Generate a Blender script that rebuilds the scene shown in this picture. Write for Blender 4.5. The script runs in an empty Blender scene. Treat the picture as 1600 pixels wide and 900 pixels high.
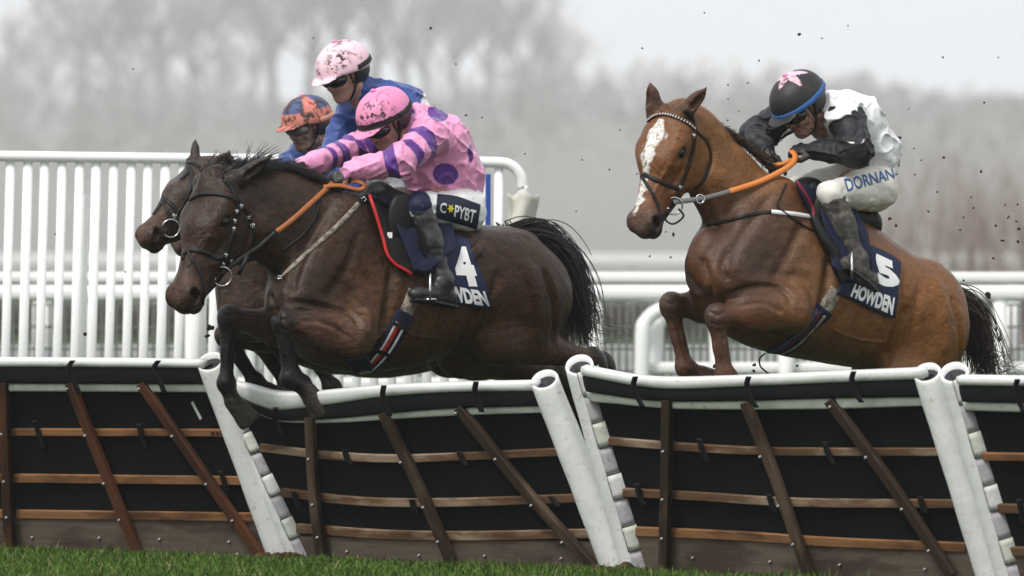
import bpy, bmesh, math, random, time
import numpy as np
from mathutils import Vector, Matrix
from mathutils.bvhtree import BVHTree

SC = bpy.context.scene
COL = SC.collection
R = math.radians
QUALITY = 1.0          # >1 = coarser sculpted surfaces (quick tests only)

# ---------------------------------------------------------------- camera, sky, sun, exposure
CAM_D, CAM_H, FPX, HOR = 40.0, 1.30, 13200.0, 459.0     # distance to the jump, height, focal length in photo pixels, horizon row
CAM = Vector((0.0, -CAM_D, CAM_H))
cd = bpy.data.cameras.new("camera")
cam = bpy.data.objects.new("camera", cd); COL.objects.link(cam)
cam.location = CAM; cam.rotation_euler = (R(90), 0, 0)
cd.sensor_width = 36.0; cd.lens = 36.0 * FPX / 1600.0
cd.shift_y = (HOR - 450.0) / 1600.0
cd.clip_start = 1.0; cd.clip_end = 6000.0
cd.dof.use_dof = True; cd.dof.focus_distance = 40.3; cd.dof.aperture_fstop = 4.2
SC.camera = cam

w = bpy.data.worlds.new("World"); SC.world = w; w.use_nodes = True
nt = w.node_tree; nt.nodes.clear()
sky = nt.nodes.new("ShaderNodeTexSky"); sky.sky_type = 'NISHITA'; sky.sun_disc = False
SUN_EL, SUN_AZ = 52.0, 215.0             # degrees; azimuth clockwise from +Y, so the sun stands behind the camera and to its left
sky.sun_elevation = R(SUN_EL); sky.sun_rotation = R(SUN_AZ)
sky.air_density = 2.0; sky.dust_density = 6.0; sky.ozone_density = 1.0
hsv = nt.nodes.new("ShaderNodeHueSaturation"); hsv.inputs["Saturation"].default_value = 0.10
cloud = nt.nodes.new("ShaderNodeMix"); cloud.data_type = 'RGBA'
cloud.inputs["Factor"].default_value = 0.72
cloud.inputs["B"].default_value = (9.6, 9.8, 10.1, 1)        # even cloud cover over the clear sky
bg = nt.nodes.new("ShaderNodeBackground"); bg.inputs["Strength"].default_value = 0.115
wo = nt.nodes.new("ShaderNodeOutputWorld")
nt.links.new(sky.outputs[0], hsv.inputs["Color"]); nt.links.new(hsv.outputs[0], cloud.inputs["A"])
nt.links.new(cloud.outputs["Result"], bg.inputs["Color"]); nt.links.new(bg.outputs[0], wo.inputs[0])

sd = bpy.data.lights.new("sun", 'SUN'); sd.energy = 2.2; sd.angle = R(11); sd.color = (1.0, 0.97, 0.93)
sun = bpy.data.objects.new("sun", sd); COL.objects.link(sun)
_el, _az = R(SUN_EL), R(SUN_AZ)
_sdir = Vector((math.sin(_az) * math.cos(_el), math.cos(_az) * math.cos(_el), math.sin(_el)))
sun.rotation_euler = _sdir.to_track_quat('Z', 'Y').to_euler(); sun.location = (-8, -12, 18)

vs = SC.view_settings; vs.view_transform = 'Standard'; vs.look = 'None'; vs.gamma = 1.0; vs.use_curve_mapping = False
vs.exposure = 0.15
cy = SC.cycles
cy.use_denoising = True
try: cy.denoiser = 'OPENIMAGEDENOISE'; cy.denoising_prefilter = 'ACCURATE'
except Exception: pass
cy.max_bounces = 6; cy.diffuse_bounces = 3; cy.glossy_bounces = 2; cy.transmission_bounces = 2; cy.volume_bounces = 1
cy.transparent_max_bounces = 6; cy.caustics_reflective = False; cy.caustics_refractive = False
cy.sample_clamp_indirect = 4.0

# ---------------------------------------------------------------- geometry of the photograph
def P(px, py, Y):
    """photo pixel + depth behind the jump plane -> point of the place"""
    d = CAM_D + Y
    return Vector(((px - 800.0) * d / FPX, Y, CAM_H - (py - HOR) * d / FPX))
def ray(px, py):
    return Vector(((px - 800.0) / FPX, 1.0, -(py - HOR) / FPX)).normalized()
def px_of(p):
    d = p[1] + CAM_D
    return 800.0 + p[0] * FPX / d, HOR - (p[2] - CAM_H) * FPX / d
def on_plane(px, py, p0, n):
    d = ray(px, py); t = (Vector(p0) - CAM).dot(n) / d.dot(n)
    return CAM + d * t

class Frame:
    """a frame turned by yaw about the vertical: s = forward, l = towards the figure's left, z = up"""
    def __init__(self, px, Y, yaw):
        self.o = P(px, HOR, Y); self.o.z = 0
        a = R(yaw)
        self.h = Vector((-math.cos(a), -math.sin(a), 0)); self.n = Vector((math.sin(a), -math.cos(a), 0))
    def L(self, px, py, l=0.0):
        k = (px - 800.0) / FPX; o, h, n = self.o, self.h, self.n
        s = (k * (CAM_D + o.y + l * n.y) - o.x - l * n.x) / (h.x - k * h.y)
        y = o.y + s * h.y + l * n.y
        return np.array((s, l, CAM_H - (py - HOR) * (CAM_D + y) / FPX))
    def W(self, v):
        v = np.asarray(v, float)
        M = np.array(((self.h.x, self.h.y, 0), (self.n.x, self.n.y, 0), (0, 0, 1.0)))
        return v @ M + np.array(self.o)

# ---------------------------------------------------------------- objects
def link(o, parent=None):
    COL.objects.link(o)
    if parent is not None: o.parent = parent
    return o
def base_of(parent):
    v = Vector((0, 0, 0))
    while parent is not None: v += parent.location; parent = parent.parent
    return v
def obj(name, verts, faces, mat, parent=None, smooth=True, cols=None, mats=None, midx=None, uv=None):
    me = bpy.data.meshes.new(name)
    b = np.array(base_of(parent))
    verts = np.asarray([tuple(v) for v in verts] if not isinstance(verts, np.ndarray) else verts, dtype=float) - b
    me.from_pydata(verts.tolist() if len(verts) < 3000 else verts, [], faces if isinstance(faces, list) else faces.tolist())
    if isinstance(mat, (list, tuple)):
        for m in mat: me.materials.append(m)
        if midx is not None: me.polygons.foreach_set("material_index", np.asarray(midx, dtype=np.int32))
    else: me.materials.append(mat)
    me.polygons.foreach_set("use_smooth", np.full(len(me.polygons), bool(smooth)))
    if cols is not None:
        ca = me.color_attributes.new("Col", 'FLOAT_COLOR', 'POINT')
        c4 = np.ones((len(verts), 4), dtype=np.float32); c4[:, :3] = cols
        ca.data.foreach_set("color", c4.ravel())
    me.update()
    return link(bpy.data.objects.new(name, me), parent)
def tag(o, label=None, cat=None, group=None, kind=None):
    if label: o["label"] = label
    if cat: o["category"] = cat
    if group: o["group"] = group
    if kind: o["kind"] = kind
    return o
def thing(name, label, cat, loc=(0, 0, 0), group=None):
    o = bpy.data.objects.new(name, None); o.location = loc; o.empty_display_size = 0.2; link(o)
    return tag(o, label, cat, group)
def dup(root, loc, label=None, rz=0.0, sc=1.0, name=None):
    r = root.copy(); COL.objects.link(r); r.location = loc; r.rotation_euler = (0, 0, rz); r.scale = (sc,) * 3
    if label: r["label"] = label
    for ch in list(root.children):
        c = ch.copy(); COL.objects.link(c); c.parent = r
        for g in ch.children:
            d = g.copy(); COL.objects.link(d); d.parent = c
    return r

class MB:
    """collects shapes into one mesh"""
    def __init__(self): self.v = []; self.f = []; self.m = []
    def add(self, v, f, m=0):
        n = len(self.v); self.v += [tuple(x) for x in v]; self.f += [tuple(i + n for i in q) for q in f]; self.m += [m] * len(f)
    def box(self, c, ax, ay, az, m=0):
        c, ax, ay, az = Vector(c), Vector(ax), Vector(ay), Vector(az)
        v = [c + ax * i + ay * j + az * k for k in (-1, 1) for j in (-1, 1) for i in (-1, 1)]
        self.add(v, [(0, 2, 3, 1), (4, 5, 7, 6), (0, 1, 5, 4), (2, 6, 7, 3), (0, 4, 6, 2), (1, 3, 7, 5)], m)
    def tube(self, pts, rad, n=8, cap=True, m=0, flat=1.0, up=None):
        pts = [Vector(p) for p in pts]; k = len(pts)
        rad = [rad] * k if np.isscalar(rad) else list(rad)
        vs_, fs = [], []; a = None
        for i, p in enumerate(pts):
            t = (pts[min(i + 1, k - 1)] - pts[max(i - 1, 0)])
            t = t.normalized() if t.length > 1e-9 else Vector((0, 0, 1))
            if a is None:
                a = Vector(up) if up is not None else (Vector((0, 0, 1)) if abs(t.z) < .9 else Vector((1, 0, 0)))
            a = (a - t * a.dot(t)).normalized(); b = t.cross(a)
            for j in range(n):
                an = 2 * math.pi * j / n
                vs_.append(p + (a * math.cos(an) * flat + b * math.sin(an)) * rad[i])
        for i in range(k - 1):
            for j in range(n):
                j2 = (j + 1) % n
                fs.append((i * n + j, i * n + j2, (i + 1) * n + j2, (i + 1) * n + j))
        if cap: fs += [tuple(range(n))[::-1], tuple((k - 1) * n + j for j in range(n))]
        self.add(vs_, fs, m)
    def bar(self, a, b, w, t, up, m=0, taper=1.0):
        """a rectangular bar from a to b; w across, t along up"""
        a, b, up = Vector(a), Vector(b), Vector(up).normalized()
        d = (b - a).normalized(); up = (up - d * up.dot(d)).normalized(); s = d.cross(up)
        v = []
        for p, k in ((a, 1.0), (b, taper)):
            v += [p - s * w * .5 * k - up * t * .5, p + s * w * .5 * k - up * t * .5, p + s * w * .5 * k + up * t * .5, p - s * w * .5 * k + up * t * .5]
        self.add(v, [(3, 2, 1, 0), (4, 5, 6, 7), (0, 1, 5, 4), (1, 2, 6, 5), (2, 3, 7, 6), (3, 0, 4, 7)], m)
    def loft(self, secs, m=0, cap=True, closed=True):
        """skin a list of equally long outlines"""
        n = len(secs[0]); v = [p for s_ in secs for p in s_]; f = []
        for i in range(len(secs) - 1):
            for j in range(n if closed else n - 1):
                j2 = (j + 1) % n
                f.append((i * n + j, i * n + j2, (i + 1) * n + j2, (i + 1) * n + j))
        if cap and closed: f += [tuple(range(n))[::-1], tuple((len(secs) - 1) * n + j for j in range(n))]
        self.add(v, f, m)
    def ball(self, c, r, nu=10, nv=6, ax=(1, 1, 1), m=0):
        v = []; f = []; c = Vector(c)
        for i in range(nv + 1):
            th = math.pi * i / nv
            for j in range(nu):
                ph = 2 * math.pi * j / nu
                v.append(c + Vector((r * ax[0] * math.sin(th) * math.cos(ph), r * ax[1] * math.sin(th) * math.sin(ph), r * ax[2] * math.cos(th))))
        for i in range(nv):
            for j in range(nu):
                f.append((i * nu + j, (i + 1) * nu + j, (i + 1) * nu + (j + 1) % nu, i * nu + (j + 1) % nu))
        self.add(v, f, m)
    def build(self, name, mat, parent=None, smooth=False, cols=None):
        if isinstance(mat, (list, tuple)): return obj(name, self.v, self.f, mat, parent, smooth, cols, midx=self.m)
        return obj(name, self.v, self.f, mat, parent, smooth, cols)
def bevel(o, w, seg=2):
    md = o.modifiers.new("bevel", 'BEVEL'); md.width = w; md.segments = seg; md.limit_method = 'ANGLE'; md.angle_limit = R(40)
    return o
def poly_at(pts, n):
    """resample a polyline (list of tuples) to n points, evenly by length"""
    a = np.array(pts, float); d = np.r_[0, np.cumsum(np.linalg.norm(np.diff(a, axis=0), axis=1))]
    t = np.linspace(0, d[-1], n)
    return np.stack([np.interp(t, d, a[:, k]) for k in range(a.shape[1])], 1)
def spline(pts, n):
    """Catmull-Rom through pts"""
    a = np.array(pts, float); a = np.vstack([2 * a[0] - a[1], a, 2 * a[-1] - a[-2]])
    out = []; m = len(a) - 3
    for q in np.linspace(0, m - 1e-6, n):
        i = int(q); t = q - i; p0, p1, p2, p3 = a[i:i + 4]
        out.append(.5 * (2 * p1 + (p2 - p0) * t + (2 * p0 - 5 * p1 + 4 * p2 - p3) * t * t + (3 * p1 - p0 - 3 * p2 + p3) * t ** 3))
    return np.array(out)

# ---------------------------------------------------------------- materials
def lin(r, g, b):
    f = lambda c: (c / 255) / 12.92 if c / 255 <= .04045 else ((c / 255 + .055) / 1.055) ** 2.4
    return (f(r), f(g), f(b))
class NT:
    def __init__(self, m):
        m.use_nodes = True; self.t = m.node_tree; self.b = self.t.nodes["Principled BSDF"]
    def n(self, k, **kw):
        x = self.t.nodes.new("ShaderNode" + k)
        for a, v in kw.items():
            if a in x.inputs: x.inputs[a].default_value = v
            else: setattr(x, a, v)
        return x
    def l(self, a, b): self.t.links.new(a, b)
    def noise(self, scale, detail=4, rough=.6, co=None, stretch=None, dist=0.0):
        co = co or self.n("TexCoord").outputs["Object"]
        if stretch:
            mp = self.n("Mapping"); mp.inputs["Scale"].default_value = stretch; self.l(co, mp.inputs[0]); co = mp.outputs[0]
        x = self.n("TexNoise"); x.inputs["Scale"].default_value = scale; x.inputs["Detail"].default_value = detail
        x.inputs["Roughness"].default_value = rough; x.inputs["Distortion"].default_value = dist
        self.l(co, x.inputs["Vector"]); return x.outputs["Fac"]
    def ramp(self, fac, a, b, ca=(0, 0, 0, 1), cb=(1, 1, 1, 1)):
        r = self.n("ValToRGB"); e = r.color_ramp.elements
        e[0].position = a; e[1].position = b; e[0].color = tuple(ca)[:3] + (1,); e[1].color = tuple(cb)[:3] + (1,)
        self.l(fac, r.inputs[0]); return r.outputs[0]
    def mix(self, fac, a, b, mode='MIX'):
        x = self.n("Mix"); x.data_type = 'RGBA'; x.blend_type = mode
        for k, v in (("Factor", fac), ("A", a), ("B", b)):
            s = [i for i in x.inputs if i.name == k and (i.type == 'RGBA' or k == "Factor" and i.type == 'VALUE')][0]
            if hasattr(v, "is_linked") or hasattr(v, "links"): self.l(v, s)
            elif k == "Factor": s.default_value = v
            else: s.default_value = tuple(v)[:3] + (1,)
        return [o for o in x.outputs if o.type == 'RGBA'][0]
    def bump(self, h, strength=.3, dist=.01, prev=None):
        x = self.n("Bump"); x.inputs["Strength"].default_value = strength; x.inputs["Distance"].default_value = dist
        self.l(h, x.inputs["Height"])
        if prev is not None: self.l(prev, x.inputs["Normal"])
        return x.outputs[0]
MATS = {}
def mat(name, col, rough=.6, spec=.4, var=.25, vscale=20, dirt=None, dirt_scale=30, dirt_at=(.6, .68), bump=0.0, bscale=60, bdist=.004,
        metal=0.0, attr=False, stretch=None, sheen=0.0, coat=0.0, patchy=0.0):
    """procedural surface: base colour (or the Col attribute), soft colour variation, optional mud spots, optional bump"""
    if name in MATS: return MATS[name]
    m = bpy.data.materials.new(name); q = NT(m); b = q.b
    base = q.n("Attribute", attribute_name="Col").outputs["Color"] if attr else None
    c = base if attr else tuple(col)
    if var:
        f = q.noise(vscale, 5, .65, stretch=stretch)
        lo, hi = 1 - var, 1 + var * .7
        k = q.ramp(f, .25, .75, (lo,) * 3, (hi,) * 3)
        c = q.mix(1.0, c, k, 'MULTIPLY')
    if dirt is not None:
        f = q.noise(dirt_scale, 6, .68)
        d = q.ramp(f, dirt_at[0], dirt_at[1])
        if patchy: d = q.mix(1.0, d, q.ramp(q.noise(patchy, 2, .5, dist=.6), .44, .60), 'MULTIPLY')
        c = q.mix(d, c, dirt)
    if hasattr(c, "links"): q.l(c, b.inputs["Base Color"])
    else: b.inputs["Base Color"].default_value = tuple(c)[:3] + (1,)
    b.inputs["Roughness"].default_value = rough; b.inputs["Metallic"].default_value = metal
    b.inputs["Specular IOR Level"].default_value = spec
    if sheen: b.inputs["Sheen Weight"].default_value = sheen
    if coat: b.inputs["Coat Weight"].default_value = coat; b.inputs["Coat Roughness"].default_value = .25
    if bump:
        h = q.noise(bscale, 5, .6, stretch=stretch)
        q.l(q.bump(h, bump, bdist), b.inputs["Normal"])
    MATS[name] = m
    return m
MUD = lin(58, 48, 36)
# ================================================================ setting: ground, air, far trees, rails
rng = random.Random(4)
def ground_z(x, y):
    t = min(max((y - 260.0) / 1500.0, 0), 1); t = t * t * (3 - 2 * t)
    return 34.0 * t + (1.5 * math.sin(x * .009 + 1.0) + 1.0 * math.sin(x * .021)) * t
def make_ground():
    ys = [-39.5, -20, -8, -4, -2, 0, 2, 5, 10, 20, 40, 80, 140, 200] + list(range(260, 2250, 60))
    xs = [-700 + 50 * i for i in range(29)]
    v = [(x, y, ground_z(x, y)) for y in ys for x in xs]
    n = len(xs)
    f = [(j * n + i, j * n + i + 1, (j + 1) * n + i + 1, (j + 1) * n + i) for j in range(len(ys) - 1) for i in range(n - 1)]
    m = bpy.data.materials.new("turf_soil"); q = NT(m)
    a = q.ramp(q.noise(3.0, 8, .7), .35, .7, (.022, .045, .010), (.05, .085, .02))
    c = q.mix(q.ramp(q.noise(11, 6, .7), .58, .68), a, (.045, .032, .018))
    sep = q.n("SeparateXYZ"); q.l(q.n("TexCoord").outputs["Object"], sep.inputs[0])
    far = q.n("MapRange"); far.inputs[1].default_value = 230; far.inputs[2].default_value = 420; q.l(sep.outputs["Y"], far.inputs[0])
    c = q.mix(far.outputs[0], c, (.225, .222, .205))  # far rise fades to pale grey: mist painted into the ground colour
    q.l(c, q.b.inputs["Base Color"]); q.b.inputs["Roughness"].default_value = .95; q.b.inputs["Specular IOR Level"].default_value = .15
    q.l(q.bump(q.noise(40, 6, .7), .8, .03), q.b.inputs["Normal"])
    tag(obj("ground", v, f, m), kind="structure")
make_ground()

def make_haze():
    mb = MB(); mb.box((0, 1120, 50), (760, 0, 0), (0, 1164, 0), (0, 0, 53))
    m = bpy.data.materials.new("haze_air"); m.use_nodes = True; t = m.node_tree; t.nodes.clear()
    o = t.nodes.new("ShaderNodeOutputMaterial"); p = t.nodes.new("ShaderNodeVolumePrincipled")
    p.inputs["Color"].default_value = (.97, .98, 1, 1); p.inputs["Density"].default_value = HAZE; p.inputs["Anisotropy"].default_value = 0.1
    t.links.new(p.outputs[0], o.inputs["Volume"])
    tag(mb.build("haze", m), kind="stuff")
HAZE = 0.00028
make_haze()

# ---- bare winter trees on the far rise
M_BARK = mat("bark_hazed", (.20, .19, .175), .9, .2, .3, 4)  # trunk colour lightened to carry part of the mist
M_TWIG = mat("twig_bark_hazed", (.22, .21, .195), .9, .2, .2, 2)  # crown twigs likewise paled, distance haze put into their colour
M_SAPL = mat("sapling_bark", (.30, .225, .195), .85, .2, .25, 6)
def grow(mb, p, d, ln, r, lvl, rg, spread, nseg=3, sides=4, up=.12):
    pts = [p.copy()]; q = p.copy(); dd = d.copy()
    for i in range(nseg):
        dd = (dd + Vector((rg.gauss(0, .13), rg.gauss(0, .13), rg.gauss(0, .08) + up * .3))).normalized()
        q = q + dd * ln / nseg; pts.append(q.copy())
    mb.tube(pts, [r * (1 - .45 * i / nseg) for i in range(nseg + 1)], sides if lvl > 1 else 3, cap=False)
    if lvl == 0: return
    kids = rg.randint(4, 5) if lvl > 1 else rg.randint(4, 6)
    for i in range(kids):
        k = rg.uniform(.3, 1.0); a = pts[min(int(k * nseg), nseg - 1)].lerp(pts[min(int(k * nseg) + 1, nseg)], (k * nseg) % 1)
        ax = Vector((rg.gauss(0, 1), rg.gauss(0, 1), rg.gauss(0, .5))).normalized()
        nd = (dd * rg.uniform(.5, .9) + ax * spread + Vector((0, 0, up))).normalized()
        grow(mb, a, nd, ln * rg.uniform(.5, .72), r * .5, lvl - 1, rg, spread, max(2, nseg - 1), sides, up)
def bare_tree(seed, h, spread=.75):
    rg = random.Random(seed); tr = MB(); cr = MB()
    tr.tube([(0, 0, -.3), (.05 * h * rg.uniform(-.3, .3), 0, h * .18), (0.02 * h, .01 * h, h * .36)], [h * .028, h * .022, h * .016], 8)
    top = Vector((0.02 * h, .01 * h, h * .35))
    for i in range(7):
        a = 2 * math.pi * i / 7 + rg.uniform(-.3, .3); e = rg.uniform(.45, 1.5)
        grow(cr, top - Vector((0, 0, rg.uniform(0, h * .13))), Vector((math.cos(a) * .75, math.sin(a) * .75, e)).normalized(), h * rg.uniform(.26, .36), h * .0085, 3, rg, spread)
    return tr, cr
def place_trees():
    protos = []
    for k, (s_, h, sp) in enumerate(((11, 20, .75), (23, 20, .9), (37, 20, .65))):
        tr, cr = bare_tree(s_, h, sp)
        root = bpy.data.objects.new("bare_tree", None); link(root)
        tag(root, "x", "tree", "bare winter trees fading in the far mist")
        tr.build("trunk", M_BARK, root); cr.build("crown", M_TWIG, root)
        protos.append(root)
    # (photo x, photo y of the top, depth, proto)
    spots = [(128, 55, 940, 0), (175, 95, 900, 1), (255, 38, 980, 2), (300, 92, 1010, 1), (395, 88, 860, 0), (430, 58, 930, 1), (482, 40, 900, 2),
             (530, 26, 960, 0), (585, 40, 905, 1), (632, 62, 985, 0), (668, 88, 880, 2), (712, 78, 930, 1), (765, 70, 960, 0), (812, 92, 905, 2), (858, 128, 990, 1),
             (905, 168, 900, 0), (30, 175, 960, 2), (70, 120, 1000, 1), (215, 120, 1020, 0), (345, 150, 1040, 2), (960, 205, 1040, 1), (1040, 215, 1060, 0)]
    labels = ["tall bare tree on its own above the white slatted wing", "rounded bare tree beside the tall lone one", "second tall bare tree, over the left of the wing",
              "lower bare tree in the dip between the two tall groups", "bare tree at the edge of the highest clump", "bare tree left of the highest crown behind the pink cap",
              "bare tree just left of the pale pink cap", "highest bare tree, straight above the pale pink cap", "bare tree above the pink spotted jacket's collar",
              "bare tree over the shoulder of the blue jacket", "small bare tree in the notch right of the blue jacket", "broad bare tree right of the pink rider's back",
              "bare tree above the curved end of the white wing", "bare tree right of the wing's curved end", "sinking bare tree where the wood slopes down to the right",
              "last low bare tree of the clump, left of the chestnut's head", "short bare tree at the far left edge", "bare tree filling the gap beside the far left edge",
              "low bare tree between the two tall left crowns", "lowest bare tree in the dip left of the wood", "faint low bare tree just left of the chestnut's muzzle", "faint low bare tree behind the chestnut's ears"]
    used = set()
    for (px, py, Y, k), lb in zip(spots, labels):
        Y = Y * 1.95
        x = (px - 800) * (CAM_D + Y) / FPX; g = ground_z(x, Y)
        top = CAM_H + (HOR - py) * (CAM_D + Y) / FPX
        pr = protos[k]
        if k not in used: o = pr; used.add(k)
        else: o = dup(pr, (0, 0, 0))
        zmax = max(v.co.z for v in pr.children[1].data.vertices)
        o.location = (x, Y, g); s_ = (top - g) / zmax; o.scale = (s_ * .84, s_ * .84, s_); o.rotation_euler = (0, 0, rng.uniform(0, 6.28))
        o["label"] = lb
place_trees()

# ---- the wood behind them, one mass on the far rise
def far_wood():
    rg = random.Random(77); mb = MB()
    for i in range(1900):
        Y = 800 + 1280 * rg.random() ** .7; x = rg.uniform(-1, 1) * (CAM_D + Y) * .112; g = ground_z(x, Y); h = rg.uniform(5, 14) * (.55 + .45 * min(Y / 1500, 1)) * (.75 + .35 * math.sin(x * .05)) * (1.25 if x < 12 else .8); wd = rg.uniform(2, 4.5)
        for k in range(38):
            t = rg.random() ** .7; r = wd * math.sqrt(max(0.05, 1 - (t * 1.6 - .6) ** 2)); b = Vector((x + rg.gauss(0, .5) * r, Y + rg.gauss(0, .5) * r, g + t * h * .9)); e = b + Vector((rg.gauss(0, .8), rg.gauss(0, .6), rg.uniform(.6, 2.2)))
            s_ = Vector((rg.uniform(.06, .16), 0, 0)); mb.add([b - s_, b + s_, e], [(0, 1, 2)])
    tag(mb.build("wood", mat("hazed_twigs", (.30, .295, .28), .95, .1, .2, 1)), "low bare wood covering the far rise in the mist", "wood", kind="stuff")  # twigs this pale because fog is painted into their base colour
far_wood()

# ---- reddish saplings in the mist on the right
def saplings():
    spots = [(1385, 285, 150), (1442, 205, 170), (1490, 240, 155), (1540, 215, 165), (1590, 255, 150), (1632, 220, 170), (1335, 330, 180)]
    labels = ["thin reddish sapling close behind the white-jacketed rider's seat", "tallest reddish sapling, right of the white-jacketed rider", "reddish sapling above the chestnut's croup",
              "reddish sapling in the middle of the clump behind the chestnut's tail", "reddish sapling at the right edge of the picture", "reddish sapling cut by the right edge", "smallest faint sapling behind the rider's boot"]
    for i, ((px, py, Y), lb) in enumerate(zip(spots, labels)):
        rg = random.Random(50 + i); p = P(px, py, Y); h = p.z - 0
        root = thing("bare_sapling", lb, "sapling", (p.x, Y, 0), "reddish saplings behind the chestnut horse")
        st = MB(); cr = MB()
        for k in range(5):
            a = rg.uniform(0, 6.28); d = Vector((math.cos(a) * .16, math.sin(a) * .16, 1)).normalized()
            b = Vector((p.x, Y, 0)) + Vector((math.cos(a), math.sin(a), 0)) * .15
            st.tube([b, b + d * h * .45, b + d * h * .62 + Vector((rg.gauss(0, .05), 0, 0))], [.045, .03, .018], 5)
            for j in range(11):
                t = rg.uniform(.12, .62); grow(cr, b + d * h * t, Vector((rg.gauss(0, .35), rg.gauss(0, .35), 1)).normalized(), h * rg.uniform(.22, .38), .010, 1, rg, .55, 3, 3, .35)
        st.build("trunk", M_SAPL, root); cr.build("crown", M_SAPL, root)
saplings()

# ---- low hedge and pale far rail in the mist
def far_band():
    rg = random.Random(9)
    M = mat("hedge_twigs", (.085, .062, .045), .95, .1, .4, 1.5)
    mb = MB(); Y = 200.0
    for i in range(9000):
        x = rg.uniform(-15.2, 15.2); y = Y + rg.uniform(0, 1.4); top = .35 + 1.55 * rg.random() ** .5 + .2 * math.sin(x * .9)
        a = Vector((x, y, rg.uniform(0, .6) * top)); b = a + Vector((rg.gauss(0, .16), rg.gauss(0, .16), rg.uniform(.3, .6)))
        s_ = Vector((.028, 0, .01))
        mb.add([a - s_, a + s_, b], [(0, 1, 2)])
    tag(mb.build("hedge", M), "long low brown hedge in the mist beyond the rails", "hedge")
    M_W = mat("far_rail_paint", (.78, .78, .77), .5, .4, .05)
    root = thing("far_running_rail", "faint white running rail far off in the mist above the brown hedge", "rail", (0, 215, 0))
    r1 = MB(); r1.box((0, 215, 2.35), (17, 0, 0), (0, .05, 0), (0, 0, .14)); bevel(r1.build("rail", M_W, root), .03)
    for i in range(14):
        p = MB(); p.box((-15.6 + 2.4 * i, 215.2, 1.15), (.05, 0, 0), (0, .05, 0), (0, 0, 1.15)); p.build("post", M_W, root)
far_band()

# ---- white plastic running rails behind the jump
M_PVC = mat("white_plastic", (.80, .81, .80), .38, .5, .05, 6, dirt=(.34, .32, .27), dirt_scale=30, dirt_at=(.62, .74))
M_PVC2 = mat("white_plastic_old", (.72, .73, .70), .45, .4, .08, 5, dirt=(.36, .35, .28), dirt_scale=8, dirt_at=(.62, .8))
M_MESH = mat("grey_mesh_wire", (.16, .17, .17), .6, .4, .1)
def X_at(px, Y): return (px - 800) * (CAM_D + Y) / FPX
def Z_at(py, Y): return CAM_H - (py - HOR) * (CAM_D + Y) / FPX
def running_rail():
    Y = 17.0; s_ = (CAM_D + Y) / FPX
    root = thing("running_rail", "double white plastic running rail with wire mesh below, behind the jump", "rail", (0, Y, 0))
    def bar(name, y0, y1, Yo=0, x0=-120, x1=1720, m=M_PVC):
        mb = MB(); zc = (Z_at(y0, Y) + Z_at(y1, Y)) / 2; hh = (Z_at(y0, Y) - Z_at(y1, Y)) / 2
        mb.box(((X_at(x0, Y) + X_at(x1, Y)) / 2, Y + Yo, zc), ((X_at(x1, Y) - X_at(x0, Y)) / 2, 0, 0), (0, .05, 0), (0, 0, hh)); bevel(mb.build(name, m, root), min(hh * .8, .045), 4)
    bar("rail", 446, 471); bar("rail", 425, 444, .55, m=M_PVC2)
    bar("rail", 566, 586, .10, 1000, 1720, M_PVC2); bar("rail", 590, 612, .10, -120, 1000, M_PVC2)
    for px in (-40, 128, 300, 470, 640, 800, 930, 1120, 1228, 1345, 1455, 1562, 1668):
        mb = MB(); z = Z_at(471, Y) - .003
        mb.tube([(X_at(px, Y), Y, -.05), (X_at(px, Y), Y, z)], .05, 12); mb.build("post", M_PVC2, root, True)
    for px in (60, 1180, 1585):
        mb = MB(); z = Z_at(471, Y) - .003
        mb.tube([(X_at(px, Y), Y + .5, -.05), (X_at(px, Y), Y + .5, z)], .07, 12); mb.build("post", M_PVC2, root, True)
    # curved stay under the rail
    for k, (xa, xb) in enumerate(((1003, 1050), (1026, 1072))):
        pts = spline([(X_at(xa, Y), Y - .02 + .25 * k, -.05), (X_at(xa, Y), Y - .02 + .25 * k, Z_at(540, Y)), (X_at(xa + 8, Y), Y + .25 * k, Z_at(500, Y)), (X_at(xb - 12, Y), Y + .25 * k, Z_at(480, Y)), (X_at(xb + 10, Y), Y + .25 * k, Z_at(474, Y))], 20)
        mb = MB(); mb.tube(pts, .05, 12); mb.build("curved_stay", M_PVC, root, True)
    # wire mesh panel
    mb = MB(); z0, z1 = 0.02, Z_at(476, Y); x0, x1 = X_at(-100, Y), X_at(1700, Y); Ym = Y + .3
    n = int((x1 - x0) / .05)
    for i in range(n + 1):
        x = x0 + (x1 - x0) * i / n; mb.box((x, Ym, (z0 + z1) / 2), (.008, 0, 0), (0, .004, 0), (0, 0, (z1 - z0) / 2))
    for k in range(9):
        z = z0 + (z1 - z0) * k / 8; mb.box(((x0 + x1) / 2, Ym + .009, z), ((x1 - x0) / 2, 0, 0), (0, .004, 0), (0, 0, .008))
    mb.build("wire_mesh", M_MESH, root)
    # pale track-side boarding behind the mesh
    bd = MB(); bd.box((0, Y + 6, .45), (16, 0, 0), (0, .03, 0), (0, 0, .47))
    tag(bd.build("low_boarding", mat("grey_boarding", (.42, .43, .41), .8, .2, .18, 1.2, stretch=(1, 1, 14))), "low grey boarding beyond the wire mesh of the running rail", "boarding")
running_rail()

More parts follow.
